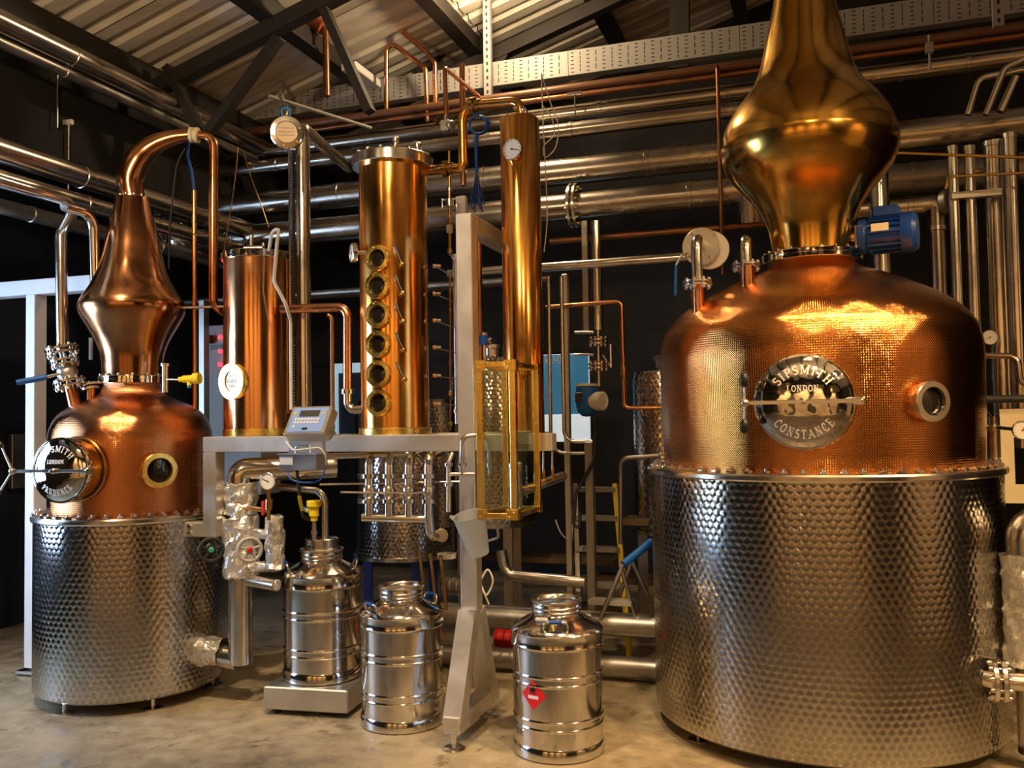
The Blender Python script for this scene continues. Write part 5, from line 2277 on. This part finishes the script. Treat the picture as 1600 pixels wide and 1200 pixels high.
# ------------------------------------------------------------- four-valve manifold
MY = 4.5
t = thing('valve_manifold', 'row of four steel valves on a common header pipe', 'valve manifold', P(625, 830, MY))
hdp = [P(566, 808, MY), P(672, 811, MY - .03)]
m = MB()
m.tube(hdp, .022, 16)
part(t, 'header', m, 'steel')
for k, px in enumerate((577, 608, 639, 670)):
    y_ = MY - .012 * k
    m = MB()
    rr = .024 if k < 3 else .026
    q = [P(px, 806, y_), P(px, 712, y_), P(px + 16, 706, y_ + .15)]
    if k == 3:
        q = [P(px + 16, 836, y_ + .05), P(px + 3, 838, y_), P(px, 806, y_)] + q[1:]
    m.tube(q, rr, 14, .06)
    st = part(t, 'valve_pipe', m, 'steel')
    m = MB()
    cz = P(px, 768, y_)
    m.ball(cz, .035, UP, 1.3, 16)
    part(st, 'valve_body', m, 'steel')
    for py in (744, 783):
        m = MB()
        q2 = P(px, py, y_)
        m.lathe(q2 - UP * .008, [(rr, -.004), (rr * 1.6, 0), (rr * 1.6, .018), (rr, .02)], seg=20)
        m.box(q2 - BX * .05, BX * .012, BY * .010, UP * .012, .003)
        part(st, 'clamp', m, 'steel')
    m = MB()
    m.tube([cz - BY * .03, cz - BY * .06 - UP * .0, P(px - 45, 769 + k, y_ - .08)], .0048, 8, .01)
    part(st, 'lever', m, 'steel')
m = MB()
q = P(690, 836, MY + .0)
m.disc(q, -BY * .9 + BX * .4, .034, .02, 24)
part(t, 'end_cap', m, 'steel')
pipe('steel pipe running level just under the frame beam', 'steel', .016, [P(505, 713, 4.55), P(648, 709, 4.5), P(658, 722, 4.6)], .05, 'pipe', 12)
pipe('long level control rod passing behind the four valves', 'steel', .0055, [P(500, 757, 4.6), P(735, 752, 4.55)], 0, 'rod', 8)
# sampling pipe with clamps near the safe
t = thing('sample_pipe', 'thin steel u-bend with clamps left of the spirit safe', 'pipe', P(722, 740, 4.1))
m = MB()
m.tube([P(722, 741, 4.1), P(722, 682, 4.1), P(743, 680, 4.1), P(764, 682, 4.1), P(766, 742, 4.1)], .0105, 12, .05)
m.tube([P(702, 741, 4.1), P(742, 741, 4.1)], .009, 10)
m.tube([P(701, 800, 4.1), P(701, 722, 4.1), P(707, 708, 4.12)], .0105, 12, .03)
part(t, 'tube', m, 'steel')
for px, py in ((722, 726), (701, 726), (701, 757), (766, 726)):
    m = MB()
    m.lathe(P(px, py, 4.1) - UP * .007, [(.008, 0), (.02, 0), (.02, .014), (.008, .014)], seg=16)
    part(t, 'clamp', m, 'steel')
# outlet cluster right of safe
t = thing('tap_cluster', 'short brass and steel outlet pipe with small taps right of the safe', 'pipe', P(850, 760, 4.15))
m = MB()
m.tube([P(814, 768, 4.0), P(880, 744, 4.3)], .022, 16)
part(t, 'tube', m, 'steel')
for px, py in ((836, 760), (850, 755), (864, 750)):
    q = P(px, py, 4.15)
    m = MB()
    m.tube([q, q + UP * .06], .007, 8)
    part(t, 'tap', m, 'bronze')
for px in (849, 863):
    pipe('thin drop tube from the beam end to the taps, ' + ('nearer the safe' if px < 855 else 'farther from the safe'), 'steel', .005, [P(px, 698, 4.2), P(px, 752, 4.2)], 0, 'tube', 8)

# ------------------------------------------------------------- plastic jug hanging on the post
jt = P(733, 804, 3.98)
jb_ = P(749, 866, 4.02)
ax = (jt - jb_).normalized()
Lj = (jt - jb_).length
t = thing('measuring_jug', 'translucent plastic measuring jug hanging tilted on the post', 'jug', jb_)
m = MB()
m.lathe(jb_, [(0, .002), (.043, 0), (.046, .004), (.074, Lj - .004), (.078, Lj), (.075, Lj), (.071, Lj - .006), (.043, .008), (0, .008)], ax, 40, sharp=50)
part(t, 'cup', m, 'jug')
m = MB()
r_, u_, n_ = basis(ax)
side = (BX - ax * BX.dot(ax)).normalized()
m.tube([jb_ + ax * Lj * .85 + side * .065, jb_ + ax * Lj * .8 + side * .12, jb_ + ax * Lj * .35 + side * .11, jb_ + ax * Lj * .3 + side * .055], .006, 8, .02)
part(t, 'handle', m, 'jug')
m = MB()
sd = -side
m.tube([jb_ + ax * (Lj - .012) + sd * .068, jb_ + ax * (Lj + .002) + sd * .094], .014, 10, r1=.006)
part(t, 'spout', m, 'jug')

# ------------------------------------------------------------- blue electric motor on the gold head
mc = P(1388, 366, 4.22)
ax = (BX * .97 - BY * .2).normalized()
t = thing('electric_motor', 'blue ribbed electric motor beside the neck of the gold head', 'motor', mc - UP * .1)
m = MB()
m.lathe(mc - ax * .085, [(.0, 0), (.075, 0), (.075, .15), (0, .15)], ax, 32)
bd = part(t, 'body', m, 'blue_paint')
r_, u_, n_ = basis(ax)
for k in range(18):
    th = 2 * math.pi * k / 18
    d = r_ * math.cos(th) + u_ * math.sin(th)
    s = r_ * -math.sin(th) + u_ * math.cos(th)
    m = MB()
    m.box(mc - ax * .01 + d * .08, ax * .07, s * .0028, d * .010)
    part(bd, 'cooling_rib', m, 'blue_paint')
m = MB()
m.lathe(mc + ax * .06, [(.0, 0), (.092, 0), (.094, .004), (.094, .05), (.08, .068), (0, .07)], ax, 32, sharp=30)
part(t, 'fan_cowl', m, 'blue_paint')
m = MB()
m.lathe(mc - ax * .13, [(.0, 0), (.078, 0), (.082, .006), (.082, .03), (.07, .045), (0, .045)], ax, 32, sharp=30)
part(t, 'drive_end', m, 'blue_paint')
m = MB()
m.box(mc + UP * .105 - ax * .005, ax * .058, ax.cross(UP) * .045, UP * .026, .006)
part(t, 'terminal_box', m, 'blue_paint')
m = MB()
fw = -(ax.cross(UP)).normalized()
if fw.y > 0:
    fw = -fw
m.box(mc + fw * .088 - ax * .025 + UP * .022, ax * .038, fw * .003, UP * .018)
part(t, 'name_plate', m, 'cream', 'cream rating plate')
m = MB()
m.tube([mc - ax * .24, mc - ax * .1], .03, 16)
m.box(mc - ax * .135 - UP * .02, ax * .008, fw * .06, UP * .07, .003)
part(t, 'shaft_mount', m, 'steel')

# ------------------------------------------------------------- sensor on the small still's neck
q = P(256, 592, 4.86)
t = thing('neck_sensor', 'yellow sensor on a steel fitting at the small still neck', 'sensor', q)
m = MB()
m.tube([P(258, 613, 4.88), P(258, 570, 4.88)], .016, 14)
m.lathe(P(258, 572, 4.88), [(0, 0), (.024, 0), (.024, .014), (0, .014)], seg=16)
m.tube([P(256, 593, 4.88), P(281, 593, 4.84)], .006, 8)
part(t, 'fitting', m, 'steel')
m = MB()
y0, y1 = P(280, 593, 4.84), P(312, 591, 4.82)
d = (y1 - y0).normalized()
L = (y1 - y0).length
m.lathe(y0, [(0, 0), (.014, 0), (.014, .02), (.020, .024), (.020, L - .04), (.030, L - .035), (.030, L), (0, L)], d, 16)
m.tube([y0 + d * L * .5, y0 + d * L * .5 - UP * .035], .013, 10)
b2 = part(t, 'yellow_body', m, 'yellow')
m = MB()
m.tube([y0 + d * L * .5 - UP * .03, y0 + d * L * .5 - UP * .048], .011, 10)
part(b2, 'blue_gland', m, 'blue_plastic')

# ------------------------------------------------------------- round housing above the display
hc = P(448, 207, 4.5)
n = (-BY * .80 + BX * .42 - UP * .12).normalized()
t = thing('round_housing', 'round polished steel housing hanging at the head of the flue', 'housing', hc - UP * .1)
m = MB()
m.lathe(hc - n * .05, [(0, 0), (.075, 0), (.083, .01), (.083, .06), (.078, .066), (.055, .07), (.052, .064), (0, .064)], n, 48, sharp=25)
hb = part(t, 'drum', m, 'steel')
r_, u_, n_ = basis(n)
for k in range(3):
    m = MB()
    m.box(hc + n * .0155 + u_ * (.022 - .018 * k), r_ * .04, u_ * .003, n * .0012)
    part(hb, 'face_rib', m, 'steel_dull')
m = MB()
for k in range(6):
    th = 2 * math.pi * k / 6 + .3
    m.lathe(hc + n * .016 + (r_ * math.cos(th) + u_ * math.sin(th)) * .068, [(.005, 0), (.004, .004), (0, .004)], n, 8)
part(hb, 'rim_screws', m, 'steel', stuff=True)
m = MB()
m.tube([hc + UP * .08, hc + UP * .115 + BX * .01, PB(437, 152, 4.9)], .008, 8, .02)
part(t, 'hook', m, 'brass')
m = MB()
m.tube([hc + UP * .08 - BX * .02, hc + UP * .13 - BX * .03, hc + UP * .125 + BX * .02, hc + UP * .075 + BX * .02], .006, 8, .02)
part(t, 'cable_loop', m, 'blue_plastic')
pipe('thin grey steel arm reaching out above the round housing', 'galvanised', .012, [PB(420, 150, 4.9), PB(580, 200, 5.6)], 0, 'cantilever_rod', 8, 'rod')

# ------------------------------------------------------------- hanging cables
def sag(name, label, mat, r, pts, cat='cable'):
    pts = [Vector(q) for q in pts]
    fine = []
    for i in range(len(pts) - 1):
        p0, p1, p2, p3 = pts[max(i - 1, 0)], pts[i], pts[i + 1], pts[min(i + 2, len(pts) - 1)]
        for k in range(6):
            s = k / 6
            fine.append(.5 * (2 * p1 + (p2 - p0) * s + (2 * p0 - 5 * p1 + 4 * p2 - p3) * s * s + (3 * p1 - p0 - 3 * p2 + p3) * s ** 3))
    fine.append(pts[-1])
    m = MB()
    m.tube(fine, r, 6)
    return solid(name, label, cat, m, mat)


cy = 4.75
sag('cable', 'thin pale wire hanging straight along the slender column', 'cable_white', .003, [P(846, 115, cy), P(848, 180, cy), P(852, 260, cy), P(855, 340, cy), P(850, 394, cy)])
sag('cable', 'thin pale wire looping out beside the slender column', 'cable_white', .003, [P(846, 115, cy), P(860, 160, cy), P(872, 195, cy), P(868, 230, cy), P(852, 246, cy), P(850, 228, cy), P(866, 210, cy), P(862, 185, cy), P(848, 165, cy)])
for k, (px, py) in enumerate(((747, 193), (749, 196))):
    pass
cb = PB(747, 195, 5.2)
t = thing('cable_coil', 'coil of bright blue cable hanging left of the slender column', 'cable', cb - UP * .1)
m = MB()
for k in range(3):
    m.torus(cb + BY * .012 * k + UP * .003 * k, -BY * .9 + BX * (.45 - .1 * k), .054 + .003 * k, .006, 32, 8)
part(t, 'coil', m, 'cable_blue')
m = MB()
m.tube([cb + UP * .055, cb + UP * .13 - BX * .02], .010, 8)
m.tube([cb - UP * .05 - BX * .01, P(744, 240, cb.y), P(745, 270, cb.y)], .011, 8, .05)
m.tube([cb - BX * .05 - UP * .02, cb - BX * .09 - UP * .02], .005, 8)
part(t, 'tail', m, 'cable_blue')
t = thing('cable_tassel', 'dark blue bundle of cable ends below the blue coil', 'cable', P(747, 325, cb.y))
for k in range(9):
    m = MB()
    x = -12 + 3 * k
    m.tube([P(745, 272, cb.y), P(745 + x * .5, 298, cb.y + .01 * (k % 3)), P(745 + x, 320 + (k % 4) * 4, cb.y + .02 * (k % 2))], .0045, 6, .05)
    part(t, 'cable_end', m, 'blue_paint')
sag('cable', 'thin dark wire sagging down left of the blue-hosed copper pipe', 'rubber', .006, [P(289, 232, 5.0), P(276, 260, 5.0), P(270, 310, 5.0), P(265, 360, 5.0), P(264, 420, 5.0)])
sag('cable', 'thin brown wire slanting down to the short copper cylinder lid, left', 'bronze', .003, [P(372, 230, 5.1), P(366, 290, 5.0), P(357, 350, 4.9), P(350, 392, 4.85)])
sag('cable', 'thin brown wire slanting down to the short copper cylinder lid, right', 'bronze', .003, [P(380, 234, 5.1), P(390, 270, 5.0), P(408, 320, 4.9), P(420, 355, 4.85)])
for lab, px, y0, y1, b in (('threaded hanger rod holding the bracket at the far left', 106.5, 193, 312, 4.4), ('threaded hanger rod left of the white clip', 72, 200, 244, 4.7), ('threaded hanger rod up under the eaves duct', 89.5, 118, 200, 4.3)):
    q1, q0 = PB(px, y0, b), PB(px, y1, b)
    m = MB()
    m.tube([Vector((q0.x, q0.y, q1.z)), q0], .006, 8)
    solid('hanger_rod', lab, 'rod', m, 'steel')
m = MB()
q = PB(110, 191, 4.38)
m.box(q, BX * .016, BY * .012, UP * .016, .002)
solid('strut_end_cap', 'small white end cap on the hanging strut', 'cap', m, 'white_plastic')
m = MB()
m.bar(PB(106, 192, 4.4), PB(-20, 206, 4.4) , .04, .03)
solid('hanging_strut', 'grey hanging strut leading out of the picture from the white cap', 'strut', m, 'galvanised')
q = PB(898, 146, 5.85)
t = thing('pipe_hanger', 'small steel hanger holding the uppermost duct', 'hanger', q - UP * .1)
m = MB()
m.tube([q + UP * .0, q - UP * .15], .006, 8)
m.box(q, BX * .05, BY * .012, UP * .008)
part(t, 'rod', m, 'steel')
q = PB(1452, 70, 5.8)
t = thing('pipe_hanger', 'small steel hanger on the duct right of the gold head', 'hanger', q - UP * .15)
m = MB()
m.tube([q + UP * .06, q - UP * .15], .008, 8)
m.box(q - UP * .02, BX * .02, BY * .02, UP * .03)
part(t, 'rod', m, 'galvanised')

# ================================================================== things further back
# pale steel portal at the left, its strong light put into a white colour
lp = PZ(54, 1052, 0)
la, lb = lp.dot(BX), lp.dot(BY)
t = thing('steel_portal', 'tall pale steel post with crossbar left of the small still', 'post', lp)
hp = PB(54, 462, lb).z
m = MB()
m.box(W(la, lb, (hp + .04) / 2), BX * .036, BY * .045, UP * (hp - .04) / 2, .004)
part(t, 'post', m, 'overlit_white')
m = MB()
m.box(W(la - .1, lb, hp + .045), BX * 1.0, BY * .045, UP * .045, .004)
part(t, 'crossbar', m, 'overlit_white')
m = MB()
m.box(W(la, lb, .02), BX * .07, BY * .07, UP * .008)
m.tube([W(la, lb, 0), W(la, lb, .05)], .015, 10)
part(t, 'foot_plate', m, 'steel')
for k, (px, w) in enumerate(((31, .055), (43, .02))):
    q = PA(px, 720, A0 + .03)
    m = MB()
    m.box(q, BX * .02, BY * (.085 if k == 0 else .05), UP * .20, .004)
    solid('wall_box', 'flat grey wall box ' + ('on the dark left wall' if k == 0 else 'half hidden by the pale post'), 'box', m, 'steel_dull')
# control cabinet behind the date column
q = PB(326, 690, 5.45)
ca, cb_ = q.dot(BX), 5.45
zt_, zb_ = PB(340, 508, 5.45).z, .95
t = thing('control_cabinet', 'grey control cabinet with red lamps behind the short copper cylinder', 'cabinet', W(ca + .2, cb_ + .1, zb_))
m = MB()
m.box(W(ca + .22, cb_ + .12, (zt_ + zb_) / 2), BX * .22, BY * .12, UP * (zt_ - zb_) / 2, .005)
part(t, 'housing', m, 'galvanised')
m = MB()
m.box(W(ca + .22, cb_ - .003, zt_ - .16), BX * .2, BY * .003, UP * .02)
part(t, 'dark_strip', m, 'black')
for py in (527, 548.5, 569.5):
    q = PB(345.5, py, cb_ - .01)
    m = MB()
    m.lathe(q, [(0, 0), (.014, 0), (.014, .02), (.01, .024), (0, .024)], -BY, 12)
    part(t, 'red_lamp', m, 'led_red')
m = MB()
m.box(PB(328, 530, cb_ - .03), BX * .014, BY * .025, UP * .03, .004)
part(t, 'latch', m, 'black')
q0_, q1_ = PB(319, 700, 5.3), PB(319, 470, 5.3)
m = MB()
m.box((q0_ + q1_) / 2, BX * .02, BY * .03, UP * (q1_.z - q0_.z) / 2)
solid('steel_post', 'dark upright post at the edge of the control cabinet', 'post', m, 'steel_dull')
# blue poster board and hatch frame on the back, both given a weak glow
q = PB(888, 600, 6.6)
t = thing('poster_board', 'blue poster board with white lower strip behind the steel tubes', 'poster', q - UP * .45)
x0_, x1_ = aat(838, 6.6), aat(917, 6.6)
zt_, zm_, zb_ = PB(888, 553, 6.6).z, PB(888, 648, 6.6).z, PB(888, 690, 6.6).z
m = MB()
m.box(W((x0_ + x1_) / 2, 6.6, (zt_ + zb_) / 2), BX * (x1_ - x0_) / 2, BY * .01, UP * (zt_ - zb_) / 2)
bd = part(t, 'board', m, 'poster_white_glow')
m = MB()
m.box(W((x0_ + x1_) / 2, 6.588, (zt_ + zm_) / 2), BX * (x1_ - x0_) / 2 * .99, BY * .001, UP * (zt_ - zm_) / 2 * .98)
part(bd, 'blue_print', m, 'poster_blue_glow')
m = MB()
org_ = PB(851, 568, 6.585)
s, w = letters('R ML', .052, .12)
write(m, s, lambda x, y: (org_ + BX * x + UP * y, -BY), .001)
part(bd, 'lettering', m, 'paper', stuff=True)
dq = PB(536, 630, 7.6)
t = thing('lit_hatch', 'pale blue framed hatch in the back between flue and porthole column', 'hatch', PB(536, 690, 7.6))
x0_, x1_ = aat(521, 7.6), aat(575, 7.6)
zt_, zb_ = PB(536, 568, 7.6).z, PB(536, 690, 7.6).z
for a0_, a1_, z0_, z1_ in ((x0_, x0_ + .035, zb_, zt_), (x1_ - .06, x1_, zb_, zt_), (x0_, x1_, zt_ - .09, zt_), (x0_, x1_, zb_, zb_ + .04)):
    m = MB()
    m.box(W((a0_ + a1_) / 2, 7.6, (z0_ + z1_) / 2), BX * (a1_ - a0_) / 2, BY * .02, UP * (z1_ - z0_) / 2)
    part(t, 'frame_bar', m, 'pale_blue_glow')
m = MB()
m.box(W((x0_ + x1_) / 2, 7.62, (zt_ + zb_) / 2), BX * (x1_ - x0_) / 2, BY * .004, UP * (zt_ - zb_) / 2)
part(t, 'pane', m, 'wall_navy')


# patterned tanks behind the frame
def back_tank(label, px, b, R, z0, z1, legs=True, blue=True):
    q = PB(px, 700, b)
    c = Vector((q.x, q.y, 0))
    t = thing('patterned_tank', label, 'tank', c)
    m = MB()
    m.lathe(c, [(0, z0), (R, z0), (R, z1 - .08), (R * .93, z1 - .02), (R * .5, z1), (0, z1 + .01)], seg=80, sharp=60)
    part(t, 'shell', m, 'turned')
    m = MB()
    m.lathe(c, [(R, z0 - .03), (R + .022, z0 - .028), (R + .022, z0 - .004), (R, z0)], seg=80)
    part(t, 'base_rim', m, 'steel')
    for k in range(3):
        th = 2 * math.pi * k / 3 - 1.2
        p_ = c + Vector((math.cos(th), math.sin(th), 0)) * R * .8
        m = MB()
        m.box(p_ + UP * z0 / 2, Vector((.03, 0, 0)), Vector((0, .03, 0)), UP * (z0 / 2 - .031))
        part(t, 'leg', m, 'blue_paint' if blue else 'steel_dull')
    m = MB()
    m.lathe(c + UP * z1, [(R * .25, 0), (R * .25, .05), (R * .32, .052), (R * .32, .08), (0, .085)], seg=32)
    part(t, 'lid', m, 'steel')
    return t


back_tank('patterned steel tank on blue legs behind the four valves', 632, 5.75, .34, .55, 1.62)
back_tank('patterned steel tank glimpsed behind the spirit safe', 772, 6.0, .30, .75, 1.9, blue=False)
back_tank('small patterned steel tank peeking out left of the largest still', 1040, 5.75, .20, .75, 1.76, blue=False)
# ladder
lf = PZ(978, 936, 0) if False else None
l0, l1 = P(976, 932, 5.5), P(961, 757, 5.75)
t = thing('step_ladder', 'step ladder with yellow stiles in the dark gap', 'ladder', Vector((l0.x, l0.y, 0)))
dirn = (l1 - l0).normalized()
l0 = l0 - dirn * (l0.z / dirn.z)
off = -BX * .30
for k in range(2):
    m = MB()
    m.bar(l0 + off * k, l1 + off * k * .85, .05, .028, BX)
    part(t, 'stile', m, 'yellow' if k == 0 else 'steel_dull')
for s in (.2, .42, .62, .8, .97):
    q = l0 + (l1 - l0) * s
    m = MB()
    m.box(q + off * .5 * (1 - .15 * s) , BX * .15 * (1 - .12 * s), BY * .045, UP * .014)
    part(t, 'tread', m, 'galvanised')
# folding trestle with blue handle
tb = P(974, 882, 5.0)
t = thing('trestle', 'grey tubular trestle with blue sleeve beside the largest still', 'trestle', PZ(945, 960, 0))
for (x0, y0), (x1, y1), dy_ in (((974, 882), (938, 965), 0), ((972, 892), (992, 962), 0), ((985, 872), (1012, 930), .25), ((990, 868), (968, 930), .25)):
    m = MB()
    m.tube([P(x0, y0, 5.0 + dy_), P(x1, y1, 5.0 + dy_)], .012, 10)
    part(t, 'leg', m, 'steel_dull')
m = MB()
m.tube([tb, P(1018, 846, 5.1)], .022, 12)
part(t, 'blue_sleeve', m, 'blue_light')
m = MB()
m.box(P(955, 940, 5.05), BX * .12, BY * .05, UP * .012)
part(t, 'shelf', m, 'galvanised')
# bench planks glimpsed far behind
for lab, px, py, b, w in (('pale wooden plank lying low behind the steel posts', 860, 872, 6.4, .5), ('short wooden plank end high beside the largest still', 998, 813, 5.6, .085), ('pale timber sill low behind the trestle', 1000, 905, 6.3, .3)):
    q = PB(px, py, b)
    m = MB()
    m.box(q, BX * w, BY * .12, UP * .02, .003)
    solid('plank', lab, 'plank', m, 'wood')
m = MB()
q = PB(905, 885, 6.0)
# clutter around the post foot
for lab, px, py, b, r, mt in (('small black pump body behind the post leg', 715, 915, 5.1, .05, 'steel_dull'), ('small red plastic drum behind the nearest can', 800, 998, 5.2, .06, 'red')):
    q = PB(px, py, b)
    t = thing('pump' if 'pump' in lab else 'plastic_drum', lab, 'pump' if 'pump' in lab else 'drum', q - UP * r)
    m = MB()
    m.lathe(q - BX * .1, [(0, 0), (r * .9, 0), (r, .01), (r, .16), (r * .6, .18), (r * .6, .22), (0, .22)], BX, 24, sharp=30)
    part(t, 'body', m, mt)
    m = MB()
    for k in range(4):
        m.torus(q - BX * (.08 - .045 * k), BX, r + .002, .006, 24, 6)
    part(t, 'rings', m, 'steel' if mt != 'red' else 'red')
sag('cable', 'white cable looping behind the post at knee height', 'cable_white', .006, [P(752, 905, 4.9), P(762, 890, 4.9), P(770, 908, 4.9), P(760, 930, 4.9), P(752, 915, 4.85), P(764, 945, 4.8)])
sag('cable', 'thin white cable curving in the dark gap left of the grey post', 'cable_white', .004, [PB(868, 812, 5.6), PB(876, 832, 5.6), PB(888, 844, 5.6), PB(896, 848, 5.6)])
for k, (px, y0) in enumerate(((655, 860), (672, 865), (688, 868))):
    sag('hose', ('first', 'second', 'third')[k] + ' brown hose from the manifold hanging to the floor pipes', 'bronze', .010, [P(px, y0, 4.75), P(px + 5, y0 + 40, 4.78), P(px + 9, y0 + 85, 4.8)], 'hose')
fb_ = P(698, 872, 4.8)
t = thing('flask', 'clear glass flask with white collar left of the post', 'flask', fb_ - UP * .09)
m = MB()
m.lathe(fb_ - UP * .09, [(0, 0), (.05, 0), (.052, .004), (.05, .05), (.03, .10), (.026, .16), (.03, .165)], seg=24)
part(t, 'body', m, 'glass')
m = MB()
m.lathe(fb_ + UP * .0, [(.046, 0), (.05, 0), (.05, .025), (.046, .025)], seg=24)
part(t, 'collar', m, 'white_plastic')
# strip light fitting seen under the roof
q = PB(565, 118, 5.9)
t = thing('roof_light', 'pale box-shaped light fitting under the roof left of the trusses', 'light fitting', q)
d = (PB(592, 122, 5.7) - PB(552, 98, 6.2)).normalized()
m = MB()
m.box(q, BY * .2, BX * .06, UP * .03, .006)
part(t, 'casing', m, 'white_plastic')
m = MB()
m.box(q + UP * .034, BY * .19, BX * .05, UP * .004)
part(t, 'trim', m, 'blue_paint')

# flood lamp hanging under the roof just above the picture
t = thing('flood_lamp', 'glowing round flood lamp under the roof at the top edge', 'lamp', FLOOD + UP * .02)
m = MB()
m.lathe(FLOOD + UP * .10, [(.10, 0), (.12, .02), (.10, .12), (.03, .16), (.02, .2)], seg=32)
part(t, 'shade', m, 'steel')
m = MB()
z = roof_z(FLOOD.dot(BX))
m.tube([FLOOD + UP * .28, Vector((FLOOD.x, FLOOD.y, z))], .01, 8)
part(t, 'stem', m, 'black')

# small valve head just above the spirit safe
q = P(757, 560, 4.7)
t = thing('stop_valve', 'small dark blue valve head on a steel stem just above the safe', 'valve', q)
m = MB()
m.tube([q, q + UP * .08], .011, 10)
part(t, 'stem', m, 'steel')
m = MB()
m.lathe(q + UP * .07, [(0, 0), (.028, 0), (.028, .05), (0, .05)], seg=16)
part(t, 'head', m, 'blue_paint')
m = MB()
m.lathe(q + UP * .12, [(0, 0), (.022, 0), (.022, .014), (0, .014)], seg=16)
m.lathe(q + UP * .09 + BX * .025, [(0, 0), (.016, 0), (.02, .02), (0, .022)], BX, 12)
part(t, 'cap', m, 'steel')
